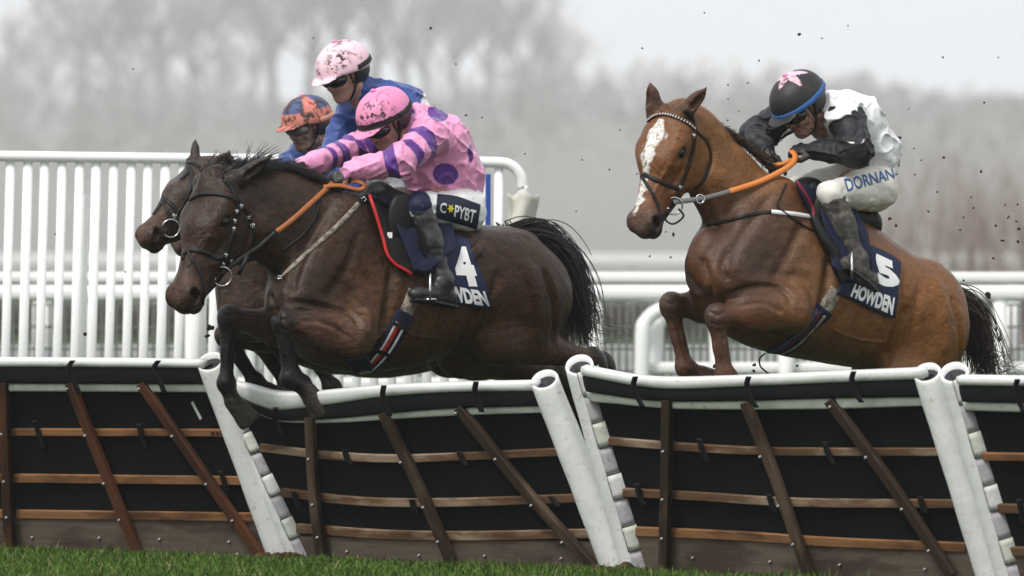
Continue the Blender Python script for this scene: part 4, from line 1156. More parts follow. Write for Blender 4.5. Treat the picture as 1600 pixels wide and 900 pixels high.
H2s = dict(name="horse", label="chestnut horse with a white blaze, number 5 on its saddle cloth", frame=F2, cols=CHEST, mat=M_COAT2, vox=.008,
    torso=[(1092, 385, 450, .10, 0), (1103, 360, 490, .17, -.05), (1130, 320, 520, .22, -.06), (1180, 290, 545, .26, -.08), (1235, 286, 558, .285, -.10), (1300, 318, 570, .30, -.08), (1360, 355, 577, .30, -.02),
           (1405, 396, 580, .28, .05), (1436, 420, 585, .255, .05), (1460, 446, 590, .20, .05), (1475, 475, 590, .12, 0)],
    slabs=[((1085, 208), (1127, 280), .122, .165, .60, .60, .05), ((1127, 280), (1180, 350), .165, .245, .60, .80, .07), ((1066, 186), (1100, 225), .10, .125, .66, .58, .05),
           ((1215, 320, .12), (1140, 425, .165), .135, .13, .75, .8, .05), ((1215, 320, -.12), (1140, 425, -.165), .135, .13, .75, .8, .05),
           ((1140, 430, .16), (1238, 480, .225), .13, .125, .75, .70, .04), ((1140, 430, -.15), (1215, 480, -.19), .13, .125, .75, .70, .04),
           ((1385, 452, .09), (1450, 518, .105), .19, .205, .78, .72, .06), ((1385, 452, -.09), (1450, 518, -.105), .19, .205, .78, .72, .06)],
    ells=[((1112, 405, .095), (.12, .095, .15), .03, None), ((1112, 405, -.095), (.12, .095, .15), .03, None),
          ((1185, 455, .22), (.13, .055, .085), .03, (1125, 425, .2)), ((1250, 450, .22), (.14, .06, .10), .045, (1236, 510, .22)),
          ((1430, 456, .16), (.18, .08, .12), .04, (1470, 520, .16)), ((1456, 545, .155), (.11, .075, .20), .045, None), ((1405, 418, .0), (.20, .16, .05), .05, None)],
    fore=[[(1232, 482, .265), (1119, 494, .215), (1132, 586, .20), (1160, 604, .20), (1185, 622, .20)],
          [(1150, 476, -.17), (1048, 477, -.17), (1070, 574, -.17), (1098, 586, -.17), (1122, 598, -.16)]],
    hind=[[(1450, 480, .13), (1415, 590, .17), (1545, 625, .15), (1590, 740, .14), (1612, 775, .14)], [(1405, 480, -.13), (1370, 590, -.17), (1495, 640, -.15), (1540, 745, -.14), (1560, 780, -.14)]],
    cuts=[((1232, 430, .31), (.03, .05, .14), .04, (1210, 520, .3))],
    head=dict(poll=(1048, 178, 0), muzzle=(990, 350), yaw=52, wide=1.24, roll=-.02, ears=[(1, (.0, .066, .01), (-.105, .175, .06)), (-1, (.0, -.062, .02), (-.10, -.055, .125))]),
    blaze=[(.06, .0, .0), (.09, 0, .024), (.15, -.002, .043), (.23, -.006, .030), (.33, -.010, .016), (.42, -.012, .018), (.47, -.018, .020), (.52, -.02, .012), (.55, -.02, .0)],
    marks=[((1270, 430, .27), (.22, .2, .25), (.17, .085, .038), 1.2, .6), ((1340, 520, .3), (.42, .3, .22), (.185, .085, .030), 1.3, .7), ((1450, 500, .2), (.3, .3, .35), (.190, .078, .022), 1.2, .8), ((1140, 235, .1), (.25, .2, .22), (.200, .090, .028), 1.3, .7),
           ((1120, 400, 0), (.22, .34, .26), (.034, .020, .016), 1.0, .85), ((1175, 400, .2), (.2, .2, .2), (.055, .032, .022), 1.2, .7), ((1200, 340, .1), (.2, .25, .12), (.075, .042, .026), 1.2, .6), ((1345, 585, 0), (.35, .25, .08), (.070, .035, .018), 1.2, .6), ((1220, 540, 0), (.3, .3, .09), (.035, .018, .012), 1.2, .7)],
    strokes=[([(1208, 300), (1178, 340), (1152, 380), (1140, 420)], .030, -.016), ([(1098, 300), (1110, 335), (1122, 365)], .022, -.012), ([(1110, 260), (1145, 310), (1165, 350)], .05, .010), ([(1255, 345), (1232, 395), (1205, 440)], .028, -.012),
             ([(1296, 400), (1288, 455), (1262, 520)], .026, -.018), ([(1236, 430), (1258, 470), (1252, 520)], .035, .010), ([(1096, 400), (1106, 430), (1112, 470)], .018, -.014), ([(1138, 385), (1128, 420), (1140, 440)], .02, -.014), ([(1130, 462), (1180, 448), (1222, 452), (1240, 478)], .016, -.015),
             ([(1145, 480), (1190, 474), (1228, 490)], .012, -.007), ([(1150, 515), (1195, 520), (1230, 525)], .018, -.010), ([(1418, 475), (1400, 520), (1380, 565)], .03, -.018), ([(1440, 440), (1425, 500), (1415, 560)], .030, -.012), ([(1486, 460), (1500, 520), (1498, 570)], .020, -.012),
             ([(1462, 430), (1478, 500), (1476, 560)], .04, .009), ([(1320, 480), (1300, 520), (1285, 555)], .016, -.005), ([(1345, 480), (1328, 525), (1312, 562)], .016, -.005), ([(1370, 470), (1355, 525), (1340, 565)], .016, -.005), ([(1290, 510), (1340, 530), (1390, 535)], .006, .005),
             ([(1042, 262), (1028, 290), (1016, 312)], .006, .005), ([(1072, 255), (1058, 280), (1042, 300)], .016, -.006), ([(1050, 250), (1034, 280)], .012, .006), ([(1104, 215), (1112, 245), (1100, 280)], .014, -.010), ([(1028, 318), (1040, 335), (1044, 352)], .008, -.006), ([(1128, 520), (1134, 550), (1140, 578)], .007, -.007), ([(1058, 505), (1066, 540), (1076, 568)], .007, -.007), ([(1106, 486), (1121, 492), (1134, 486)], .007, -.006), ([(1110, 504), (1122, 508), (1133, 504)], .007, -.006), ([(1037, 470), (1050, 475), (1062, 469)], .007, -.006), ([(1041, 488), (1051, 492), (1061, 488)], .007, -.006)])
H2 = build_horse(H2s)

F3 = Frame(635, 2.45, 32)
def shifted(L, dx, dy=0): return [tuple([q[0] + dx, q[1] + dy] + list(q[2:])) for q in L]
DARK = dict(BAY, body=(.040, .024, .016), head=(.033, .023, .019))
H3s = dict(H1s, name="horse", label="dark horse whose muzzle and bit ring show beyond the front bay's face", frame=F3, cols=DARK, vox=.012,
    torso=[(q[0] - 18, q[1] + 4, q[2] + 4) + q[3:] for q in H1s["torso"]],
    slabs=[((392, 370), (402, 470), .20, .21, .85, .9, .06), ((345, 292), (400, 335), .14, .21, .56, .60, .05), ((400, 335), (490, 395), .21, .28, .60, .78, .07), ((322, 275), (350, 305), .10, .14, .66, .58, .05)]
        + [tuple([(a[0] - 18,) + a[1:], (b[0] - 18,) + b[1:]] + list(r)) for a, b, *r in H1s["slabs"][3:]],
    ells=[tuple([(c[0] - 18,) + c[1:], r, k, (x[0] - 18,) + x[1:] if x else None]) for c, r, k, x in H1s["ells"]], cuts=[],
    fore=[[(520, 530, .18), (430, 530, .18), (470, 600, .18), (492, 622, .18), (510, 645, .18)], [(450, 520, -.16), (352, 525, -.17), (398, 596, -.17), (420, 610, -.17), (446, 628, -.16)]],
    hind=[shifted(J, -18) for J in H1s["hind"]],
    head=dict(poll=(318, 264, 0), muzzle=(216, 358), yaw=46, roll=.0, ears=[(1, (.0, .062, .01), (-.12, .12, .03)), (-1, (.0, -.062, .02), (-.11, -.07, .12))]),
    marks=[((345, 440, -.1), (.25, .25, .3), (.085, .050, .036), 1.2, .7), ((640, 560, 0), (.5, .4, .25), (.085, .042, .024), 1.2, .6), ((215, 350, 0), (.14, .14, .12), (.07, .036, .022), 1.0, .8)])
H3 = build_horse(H3s)
# ================================================================ riders
def hand(S, w_, d, up, curl=1.0, side=1, r=.0100, col=None, k=.006, point=False):
    """gloved hand: w_ wrist, d towards the knuckles, up = back of the hand; four bent fingers and a thumb"""
    d = np.array(d, float); d /= np.linalg.norm(d); up = np.array(up, float); up = up - d * up.dot(d); up /= np.linalg.norm(up); y = np.cross(up, d) * side
    S.cone(w_ - d * .03, w_ + d * .015, .029, .029, .02, col)
    S.ell(w_ + d * .055, (.050, .043, .021), .012, col, x=d, up=y)
    for i, (o, L) in enumerate(((.031, .95), (.0105, 1.06), (-.0105, 1.0), (-.030, .82))):
        b = w_ + d * .088 + y * o; a = [b]
        c = .95 * curl if not (point and i == 0) else .25
        for seg, ang in ((.042, .45 * c), (.029, 1.75 * c), (.023, 2.75 * c)):
            q = a[-1] + (d * math.cos(ang) - up * math.sin(ang)) * seg * L; a.append(q)
        for j in range(3): S.cone(a[j], a[j + 1], r * (1.12 - .08 * j), r * (1.04 - .08 * j), k if j else .010, col)
        S.ell(b + up * .006, (.012, .0105, .010), .008, col)
    t0 = w_ + d * .03 + y * .036 - up * .006; t1 = t0 + d * .034 + y * .020 - up * .016; t2 = t1 + d * .026 - y * .012 - up * .016
    S.cone(t0, t1, .0145, .0125, .010, col); S.cone(t1, t2, .0122, .0100, .006, col)
def face(skin, lips=(.26, .10, .085), grin=False):
    """x forward, y left, z up, skull centre at 0"""
    S = Sculpt(); S.col0 = skin
    S.ell((-.012, 0, .015), (.100, .076, .105), .03)
    S.ell((.030, 0, -.055), (.066, .062, .070), .035); S.cone((.045, 0, -.098), (.072, 0, -.106), .032, .020, .03)
    for y in (-1, 1):
        S.cone((-.015, y * .060, -.075), (.06, y * .024, -.104), .016, .014, .025)
        S.ell((.062, y * .040, -.036), (.028, .023, .020), .022)
        S.ell((.080, y * .030, .020), (.018, .026, .009), .016)
        S.ell((.088, y * .031, .000), (.014, .017, .011), .010, op='s')
        S.ell((-.012, y * .079, -.018), (.020, .008, .031), .008, x=(1, 0, -.2)); S.ell((-.010, y * .086, -.016), (.011, .006, .018), .005, op='s')
        S.ell((.096, y * .012, -.043), (.011, .008, .007), .006)
    S.cone((.082, 0, .012), (.104, 0, -.036), .010, .013, .014); S.ell((.106, 0, -.037), (.011, .011, .010), .008)
    S.ell((.088, 0, -.068), (.012, .022, .0055), .006, lips); S.ell((.085, 0, -.080 - (.008 if grin else 0)), (.012, .019, .006), .006, lips)
    S.ell((.098, 0, -.074 - (.003 if grin else 0)), (.018, .021, .0028 if not grin else .0060), .003, op='s')
    S.cone((-.02, 0, -.06), (-.055, 0, -.15), .055, .058, .03)
    return S
M_SKIN = mat("wet_skin", None, .42, .4, .18, 70, dirt=(.10, .062, .042), dirt_scale=60, dirt_at=(.56, .68), attr=True, bump=.15, bscale=400, bdist=.001)
M_SKINM = mat("muddy_skin", None, .5, .35, .3, 60, dirt=(.085, .055, .040), dirt_scale=55, dirt_at=(.46, .60), attr=True, bump=.4, bscale=150, bdist=.003)
M_SILK = mat("racing_silk", None, .42, .35, .10, 12, dirt=(.16, .10, .085), dirt_scale=60, dirt_at=(.58, .66), patchy=5, attr=True, bump=.35, bscale=26, bdist=.012, sheen=.2)
M_SILKM = mat("muddy_racing_silk", None, .5, .35, .15, 14, dirt=(.10, .075, .060), dirt_scale=38, dirt_at=(.54, .66), attr=True, bump=.35, bscale=26, bdist=.012)
M_BRE = mat("white_breeches", None, .6, .3, .08, 10, dirt=(.24, .19, .13), dirt_scale=46, dirt_at=(.62, .72), attr=True, bump=.35, bscale=24, bdist=.012)
M_BOOT = mat("wet_black_boot", (.022, .022, .024), .38, .5, .4, 22, dirt=(.075, .066, .058), dirt_scale=26, dirt_at=(.55, .72), bump=.35, bscale=40, bdist=.006)
M_BOOTM = mat("muddy_boot", (.040, .037, .034), .6, .35, .4, 22, dirt=(.12, .105, .088), dirt_scale=30, dirt_at=(.45, .65), bump=.5, bscale=60, bdist=.006)
M_GLOVE = mat("black_glove", (.013, .013, .014), .55, .4, .3, 90, bump=.4, bscale=200, bdist=.002)
M_HAT = mat("silk_cap", None, .5, .35, .08, 20, dirt=(.035, .027, .020), dirt_scale=40, dirt_at=(.50, .55), patchy=9, attr=True, bump=.3, bscale=45, bdist=.006)
M_HATM = mat("mud_caked_cap", None, .6, .3, .12, 20, dirt=(.050, .036, .026), dirt_scale=30, dirt_at=(.46, .56), attr=True, bump=.4, bscale=45, bdist=.008)
M_HARN = mat("black_harness", (.012, .012, .013), .5, .4, .3, 60)
M_LENS = mat("goggle_lens", (.010, .010, .011), .10, .6, .1, 30)
M_TEETH = mat("teeth", (.60, .56, .48), .3, .5, .1, 60)

class Rider: pass
def build_rider(sp):
    F = sp["frame"]; J = {k: F.L(*v) for k, v in sp["J"].items()}; R_ = Rider(); R_.F = F; vox = sp.get("vox", .006)
    b = F.W(J["pelvis"]); root = R_.root = thing("person", sp["label"], "person", (b[0], b[1], b[2]), None)
    # ---- head, in its own frame
    hp = F.W(J["head"]); ya, pi_, ro = (R(a) for a in sp["look"])
    f = np.array((-math.cos(ya) * math.cos(pi_), -math.sin(ya) * math.cos(pi_), -math.sin(pi_))); lft = np.array((math.sin(ya), -math.cos(ya), 0.0)); up = np.cross(f, lft)
    lft, up = lft * math.cos(ro) + up * math.sin(ro), up * math.cos(ro) - lft * math.sin(ro)
    hs = sp.get("hsc", 1.0); A = np.stack([f, lft, up], 1) * hs
    R_.A, R_.hp = A, hp
    W2 = lambda q: hp + A @ np.array(q, float)
    Rw = np.array(((F.h.x, F.h.y, 0), (F.n.x, F.n.y, 0), (0, 0, 1.0)))
    # ---- body: one continuous figure
    S = Sculpt(); S.col0 = sp["skin"]
    S.merge(face(sp["skin"], grin=sp.get("grin", False)), Rw @ A, Rw @ (hp - np.array(F.o)))
    S.cone(J["pelvis"], J["chest"], .058, .090, .05, wa=1.2, wb=1.2); S.cone(J["chest"], J["neck"], .095, .052, .05, wa=1.2, wb=1); S.cone(J["neck"], F_local(F, W2((-.04, 0, -.10))), .052, .050, .03)
    for s_ in ("n", "f"):
        S.cone(J["neck"], J[s_ + "sh"], .05, .055, .05); S.cone(J[s_ + "sh"], J[s_ + "el"], .048, .038, .03); S.cone(J[s_ + "el"], J[s_ + "wr"], .040, .026, .03)
        S.cone(J["pelvis"], J[s_ + "kn"], .075, .05, .05); S.cone(J[s_ + "kn"], J[s_ + "an"], .052, .036, .03); S.cone(J[s_ + "an"], J[s_ + "an"] * .75 + J[s_ + "to"] * .25, .026, .022, .03)
        hd = J[s_ + "ha"] - J[s_ + "wr"]; hand(S, J[s_ + "wr"], hd, sp[s_ + "up"], 1.0, 1 if s_ == "n" else -1, .0075)
    v, fc = S.mesh(vox * .8, 1); cols = S.colours(v, .006); R_.body = obj("body", F.W(v), fc, sp.get("mskin", M_SKIN), root, True, cols)
    for y in (-1, 1):
        e = MB(); e.ball(W2((.073, y * .031, .001)), .0125 * hs, 12, 8); e.build("eye", mat("eye_white", (.45, .42, .38), .15, .5, .1, 40), root, True)
    if sp.get("grin"):
        e = MB(); e.ball(W2((.080, 0, -.077)), .016 * hs, 10, 6, (.8, 1.1, .42)); e.build("teeth", M_TEETH, root, True)
    # ---- jacket
    S = Sculpt(); S.col0 = sp["silk"]
    S.cone(J["pelvis"] + np.array((0, 0, .02)), J["waist"], .118, .128, .05, wa=1.22, wb=1.24); S.cone(J["waist"], J["chest"], .128, .142, .06, wa=1.24, wb=1.28); S.cone(J["chest"], J["neck"], .138, .074, .06, wa=1.25, wb=1)
    for s_ in ("n", "f"):
        sh, el, wr = J[s_ + "sh"], J[s_ + "el"], J[s_ + "wr"]
        S.cone(J["chest"] * .5 + J["neck"] * .5, sh, .095, .082, .06); S.cone(sh, el, .092, .073, .035); S.cone(el, wr, .073, .050, .025); S.ell(el, (.072, .068, .068), .02)
    for (a_, b_, r0_, r1_) in sp.get("extra", ()): S.cone(F.L(*a_), F.L(*b_), r0_, r1_, .06, wa=1.2, wb=1.2)
    S.cone(J["neck"], J["neck"] * .42 + F_local(F, W2((-.05, 0, -.085))) * .58, .080, .066, .04)
    p0 = J["pelvis"]; cut = p0 - J["waist"]; cut /= np.linalg.norm(cut); S.half(p0 + cut * sp.get("hem", .035), cut, p0 - .3, p0 + .3)
    sd = sp["seed"]; el = [J["nel"], J["fel"]]
    def warp(X, Y, Z):
        n = .0060 * vnoise(X * 9, Y * 6, Z * 8, sd) - .013 * ((1 - np.abs(vnoise(X * 9 + Z * 6, Y * 6, Z * 12 - X * 7, sd + 1))) ** 5 - .2) - .008 * ((1 - np.abs(vnoise(X * 17 - Z * 9, Y * 9, Z * 14 + X * 9, sd + 4))) ** 5 - .2) + .002 * (1 - 2 * np.abs(vnoise(X * 34 + Z * 20, Y * 18, Z * 30, sd + 2)))
        for e in el:
            d = np.sqrt((X - e[0]) ** 2 + (Y - e[1]) ** 2 + (Z - e[2]) ** 2); n = n + .006 * np.exp(-(d / .10) ** 2) * np.sin(d * 190 + 3 * vnoise(X * 10, Y * 10, Z * 10, sd + 5))
        return n * sp.get("folds", 1.0)
    S.warp = warp; v, fc = S.mesh(vox * .85, 0); wv = F.W(v); cols = S.colours(v)
    if "paint" in sp: cols = sp["paint"](v, wv, cols, J)
    R_.jacket = obj("jacket", wv, fc, sp.get("msilk", M_SILK), root, True, cols); R_.jsurf = Surf(wv, fc)
    # ---- breeches
    S = Sculpt(); S.col0 = sp["breech"]
    S.cone(J["waist"] * .6 + J["pelvis"] * .4, J["pelvis"], .108, .125, .05, wa=1.2, wb=1.2)
    for s_ in ("n", "f"):
        hp_ = J["pelvis"] + (J[s_ + "kn"] - J["pelvis"]) * .18 + np.array((-.02, 0, -.035)); kn = J[s_ + "kn"]; an = J[s_ + "an"]
        if s_ + "hip" in J: hp_ = J[s_ + "hip"]
        S.cone(hp_, kn, .114, .064, .05); S.cone(kn, kn + (an - kn) * .22, .063, .058, .03)
    S.warp = lambda X, Y, Z: .006 * vnoise(X * 12, Y * 12, Z * 14, sd + 7) + .004 * (1 - 2 * np.abs(vnoise(X * 20, Y * 20, Z * 26, sd + 8)))
    v, fc = S.mesh(vox, 1); wv = F.W(v); cols = S.colours(v)
    if "bpaint" in sp: cols = sp["bpaint"](v, wv, cols, J)
    R_.breeches = obj("breeches", wv, fc, M_BRE, root, True, cols); R_.bsurf = Surf(wv, fc)
    # ---- boots
    for s_ in ("n", "f"):
        S = Sculpt(); kn, an, to, he = J[s_ + "kn"], J[s_ + "an"], J[s_ + "to"], J[s_ + "he"]
        k0 = kn + (an - kn) * .06; S.cone(k0, k0 + (an - k0) * .45, .069, .063, .02); S.cone(k0 + (an - k0) * .4, an, .060, .046, .03)
        S.ell(an, (.052, .045, .05), .03); td = (to - he) / np.linalg.norm(to - he); dn = (an - kn) / np.linalg.norm(an - kn)
        S.cone(he - td * -.02, to - td * .03, .040, .036, .03, wa=.95); S.ell(to - td * .03, (.055, .040, .030), .02, x=td); S.cone(an, (he + to) / 2, .046, .040, .04); S.ell(he, (.036, .034, .040), .02)
        S.half(k0, -dn, k0 - .12, k0 + .12)
        S.warp = lambda X, Y, Z: .003 * (1 - 2 * np.abs(vnoise(X * 18, Y * 18, Z * 30, sd + 3))); v, fc = S.mesh(vox, 1); bt = obj("boot", F.W(v), fc, sp.get("mboot", M_BOOT), root, True)
        # sole
        sm = MB(); side = np.cross(td, dn); side /= np.linalg.norm(side); nrm = np.cross(side, td); nrm = nrm if nrm.dot(dn) > 0 else -nrm; secs = []
        for t in np.linspace(0, 1, 9):
            c = he + (to - he) * t - td * .03 * (1 - t) + nrm * (.036 - .008 * t); w_ = .036 * (1 - .35 * abs(2 * t - 1) ** 3) * (1 + .15 * t)
            secs.append([F.W(c - side * w_), F.W(c + side * w_), F.W(c + side * w_ + nrm * .010), F.W(c - side * w_ + nrm * .010)])
        sm.loft([[Vector(q) for q in s2] for s2 in secs]); sm.build("sole", M_HARN, bt)
        R_.__dict__[s_ + "boot"] = bt
    # ---- gloves
    for s_ in ("n", "f"):
        S = Sculpt(); hd = J[s_ + "ha"] - J[s_ + "wr"]; hand(S, J[s_ + "wr"], hd, sp[s_ + "up"], 1.0, 1 if s_ == "n" else -1, .0108, point=sp.get(s_ + "point", False))
        S.cone(J[s_ + "wr"] - hd / np.linalg.norm(hd) * .055, J[s_ + "wr"], .038, .034, .02)
        v, fc = S.mesh(.0035, 1); g = obj("glove", F.W(v), fc, M_GLOVE, root, True); R_.__dict__[s_ + "glove"] = g; R_.__dict__[s_ + "gsurf"] = Surf(F.W(v), fc)
    # ---- helmet with its silk cap
    S = Sculpt(); S.ell((-.012, 0, .050), (.142, .116, .108), .02); S.ell((-.010, 0, .02), (.136, .112, .085), .03)
    n = np.array((.10, 0, -1)); S.half((0, 0, .008), n, (-.3, -.3, -.3), (.3, .3, .3), .012); S.ell((.112, 0, .018), (.072, .088, .0085), .012, x=(1, 0, -.16))
    v, fc = S.mesh(.0055, 1); hc = sp["cap"](v); hel = obj("helmet", hp + v @ A.T, fc, sp.get("mcap", M_HAT), root, True, hc); R_.hsurf = Surf(hp + v @ A.T, fc)
    bt = MB(); bt.ball(W2((-.012, 0, .160)), .014 * hs, 10, 6, (1, 1, .7)); bt.build("cap_button", mat("cap_button_cloth", sp.get("button", (.5, .3, .4)), .6, .3, .1), hel, True)
    # black skull cap and chin harness below the silk
    S = Sculpt(); S.ell((-.020, 0, .0), (.122, .101, .090), .02); S.half((-.0, 0, .0), (1, 0, .25), (-.3, -.3, -.3), (.3, .3, .3), .01)
    S.ell((-.012, 0, .0), (.098, .081, .10), .004, op='s'); S.half((0, 0, -.055), (.2, 0, -1), (-.3, -.3, -.3), (.3, .3, .3), .01)
    v, fc = S.mesh(.005, 1); obj("helmet_padding", hp + v @ A.T, fc, M_HARN, hel, True)
    st = MB()
    for y in (-1, 1):
        for x0 in (.030, -.050):
            pts = [W2(q) for q in ((x0, y * .092, .012), (x0 * .6 + .008, y * .088, -.03), (.018, y * .078, -.070), (.040, y * .045, -.115), (.050, 0, -.126))]
            st.tube(spline(pts, 12), .0065, 6, flat=.5)
    st.build("chin_strap", M_HARN, hel, True)
    # ---- goggles
    S = Sculpt(); S.ell((.066, 0, -.006), (.052, .088, .043), .01); S.ell((.03, 0, -.004), (.058, .074, .07), .012, op='s'); S.ell((.11, 0, -.050), (.03, .018, .024), .008, op='s')
    v, fc = S.mesh(.0045, 1); go = obj("goggles", hp + v @ A.T, fc, sp.get("mlens", M_LENS), root, True)
    sb = MB(); pts, nr = [], []
    for t in np.linspace(-1, 1, 40) * sp.get("strap_arc", 1.25):
        an = math.pi + t * 1.28; q = np.array((-.012 + math.cos(an) * .146, math.sin(an) * .120, .026 + .006 * math.cos(an) * -1 + sp.get("strap_up", 0.0))); pts.append(W2(q)); nr.append(A @ np.array((math.cos(an), math.sin(an), 0.1)))
    ribbon(sb, pts, nr, .026 * hs, .004); sb.build("goggle_strap", mat("goggle_strap_" + sp["strapname"], sp["strap"], .6, .3, .2, 60), go, True)
    return R_
def F_local(F, wpt):
    q = np.array(wpt) - np.array(F.o); return np.array((q[0] * F.h.x + q[1] * F.h.y, q[0] * F.n.x + q[1] * F.n.y, q[2]))
def arm_bands(v, cols, sh, el, wr, bands, col, rad=.11):
    t1, d1 = seg_t(v, sh, el); t2, d2 = seg_t(v, el, wr); L1, L2 = np.linalg.norm(el - sh), np.linalg.norm(wr - el)
    near = np.minimum(d1, d2) < rad; s_ = np.where(d1 < d2, t1 * L1, L1 + t2 * L2) / (L1 + L2)
    wob = .012 * vnoise(v[:, 0] * 12, v[:, 1] * 12, v[:, 2] * 12, 4)
    for a, b in bands:
        m = near & (s_ + wob > a) & (s_ + wob < b) & ((d1 > 0) | True); cols[m] = col
    return cols, s_, near
def spot(wv, cols, surf_pt, r, col):
    d = np.linalg.norm(wv - np.array(surf_pt), axis=1); cols[d < r] = col; return cols
def px_arr(wv):
    d = wv[:, 1] + CAM_D; return 800 + wv[:, 0] * FPX / d, HOR - (wv[:, 2] - CAM_H) * FPX / d
def px_blob(wv, cols, c, rx, ry, rot, col, near_y):
    x, y = px_arr(wv); a = R(rot); dx, dy = x - c[0], y - c[1]; u, w_ = dx * math.cos(a) + dy * math.sin(a), -dx * math.sin(a) + dy * math.cos(a)
    m = ((u / rx) ** 2 + (w_ / ry) ** 2 < 1) & near_y; cols[m] = col; return cols

PINK, PURPLE, PALEPINK = lin(222, 148, 188), lin(88, 44, 130), lin(240, 205, 216)
WHITE, NAVY, BLUE, BLACKSILK = (.74, .74, .73), lin(22, 27, 58), lin(42, 68, 136), (.017, .018, .021)
SKIN = (.42, .24, .17)
def paint1(v, wv, cols, J):
    cols[:] = PINK
    cols, s_, nr = arm_bands(v, cols, J["nsh"], J["nel"], J["nwr"], [(.13, .26), (.37, .46), (.55, .66)], PURPLE)
    cols, _, _ = arm_bands(v, cols, J["fsh"], J["fel"], J["fwr"], [(.12, .24), (.36, .46), (.55, .64), (.70, .76)], PURPLE)
    nearside = v[:, 1] > .02
    for c, rx, ry, ro in (((684, 177), 17, 12, 25), ((696, 272), 20, 17, 10), ((735, 240), 4, 14, 0), ((640, 175), 8, 5, 0)):
        cols = px_blob(wv, cols, c, rx, ry, ro, PURPLE, nearside)
    far = v[:, 1] < -.02
    for c in ((720, 200), (690, 280), (650, 190)): cols = px_blob(wv, cols, c, 16, 16, 0, PURPLE, far)
    return cols
def bpaint1(v, wv, cols, J):
    t, d = seg_t(v, J["pelvis"], J["nkn"]); m = np.linalg.norm(v - J["nkn"], axis=1) < .078; cols[m & (v[:, 0] > J["nkn"][0] - .035)] = NAVY; cols[(v[:, 1] < -.02)] = (.30, .27, .22)
    m = np.linalg.norm(v - J["fkn"], axis=1) < .088; cols[m] = NAVY; return cols
def cap1(v): c = np.tile(np.array(lin(226, 140, 180)), (len(v), 1)); m = (np.abs(v[:, 2] - .028 - v[:, 0] * .10) < .016) & (np.abs(v[:, 0]) < .2) & (np.hypot(v[:, 0] / .15, v[:, 1] / .12) < 1.06) & (v[:, 0] < .15); c[m] = (.012, .012, .013); return c
J1 = build_rider(dict(frame=F1, label="rider in a pink jacket with purple spots and sleeve bands, on the number 4 bay", seed=3, skin=SKIN, silk=PINK, breech=WHITE,
    J=dict(pelvis=(712, 308, 0), waist=(708, 272, 0), chest=(680, 222, 0), neck=(650, 192, 0), head=(602, 190, .01),
           nsh=(672, 214, .165), nel=(628, 250, .25), nwr=(549, 268, .12), nha=(521, 281, .08), fsh=(612, 205, -.165), fel=(560, 232, -.26), fwr=(478, 258, -.12), fha=(452, 268, -.08),
           nhip=(724, 332, .10), nkn=(654, 321, .24), nan=(692, 440, .30), nto=(645, 458, .31), nhe=(704, 466, .30), fkn=(575, 318, -.24), fan=(600, 440, -.30), fto=(555, 458, -.30), fhe=(612, 466, -.30)),
    nup=(.25, .55, .8), fup=(.25, -.55, .8), look=(40, 31, 0), hsc=1.04, extra=[((676, 228, 0), (668, 268, 0), .125, .11), ((668, 268, 0), (690, 290, 0), .11, .11)], paint=paint1, bpaint=bpaint1, cap=cap1, strap=(.012, .012, .013), strapname="black", button=lin(226, 140, 180), vox=.0055))
def paint2(v, wv, cols, J):
    cols[:] = (.74, .74, .76)
    for s_ in ("n", "f"): cols, _, _ = arm_bands(v, cols, J[s_ + "sh"], J[s_ + "el"], J[s_ + "wr"], [(-.01, 1.1)], BLACKSILK, .094)
    x, y = px_arr(wv); d1 = np.linalg.norm(v - J["chest"] - np.array((.10, 0, -.05)), axis=1)
    m = np.clip((.19 - d1) / .05, 0, 1)[:, None] * (cols[:, :1] > .3); n_ = np.clip(vnoise(v[:, 0] * 22, v[:, 1] * 22, v[:, 2] * 22, 2) * 1.2 + .45, 0, 1)[:, None]
    cols = cols * (1 - m * n_) + np.array((.16, .115, .115)) * m * n_
    return cols
def cap2(v):
    c = np.tile(np.array((.016, .016, .018)), (len(v), 1)); x, y = v[:, 0] + .015, v[:, 1] - .015; a = np.arctan2(y, x); r = np.hypot(x, y)
    k = np.abs(((a / (2 * np.pi / 5)) % 1) - .5) * 2; rs = .034 + .052 * k ** 1.3; c[(r < rs) & (v[:, 2] > .075)] = lin(225, 180, 196); return c
J2 = build_rider(dict(frame=F2, label="rider in a white jacket with black sleeves, on the chestnut horse", seed=11, skin=(.40, .22, .16), silk=WHITE, breech=(.66, .64, .58), grin=True,
    J=dict(pelvis=(1360, 268, 0), waist=(1356, 236, 0), chest=(1326, 192, 0), neck=(1294, 172, 0), head=(1250, 166, .01),
           nsh=(1322, 184, .165), nel=(1340, 236, .30), nwr=(1277, 236, .13), nha=(1238, 232, .04), fsh=(1238, 172, -.165), fel=(1183, 212, -.36), fwr=(1192, 232, -.12), fha=(1218, 256, -.06),
           nhip=(1366, 294, .10), nkn=(1298, 304, .26), nan=(1338, 408, .31), nto=(1318, 410, .34), nhe=(1362, 440, .31), fkn=(1225, 305, -.24), fan=(1260, 420, -.30), fto=(1220, 430, -.30), fhe=(1275, 440, -.30), fhip=(1310, 292, -.10)),
    nup=(.3, .5, .8), fup=(-.2, -.3, .9), fpoint=True, look=(42, 35, 4), hsc=1.04, paint=paint2, cap=cap2, msilk=mat('black_and_white_silk', None, .52, .25, .12, 12, dirt=(.035, .030, .030), dirt_scale=60, dirt_at=(.64, .72), attr=True, bump=.35, bscale=26, bdist=.012), mskin=M_SKINM, mboot=M_BOOTM, strap=lin(48, 90, 150), strapname="blue", button=lin(225, 180, 196), vox=.0055, strap_up=.006, strap_arc=2.46))
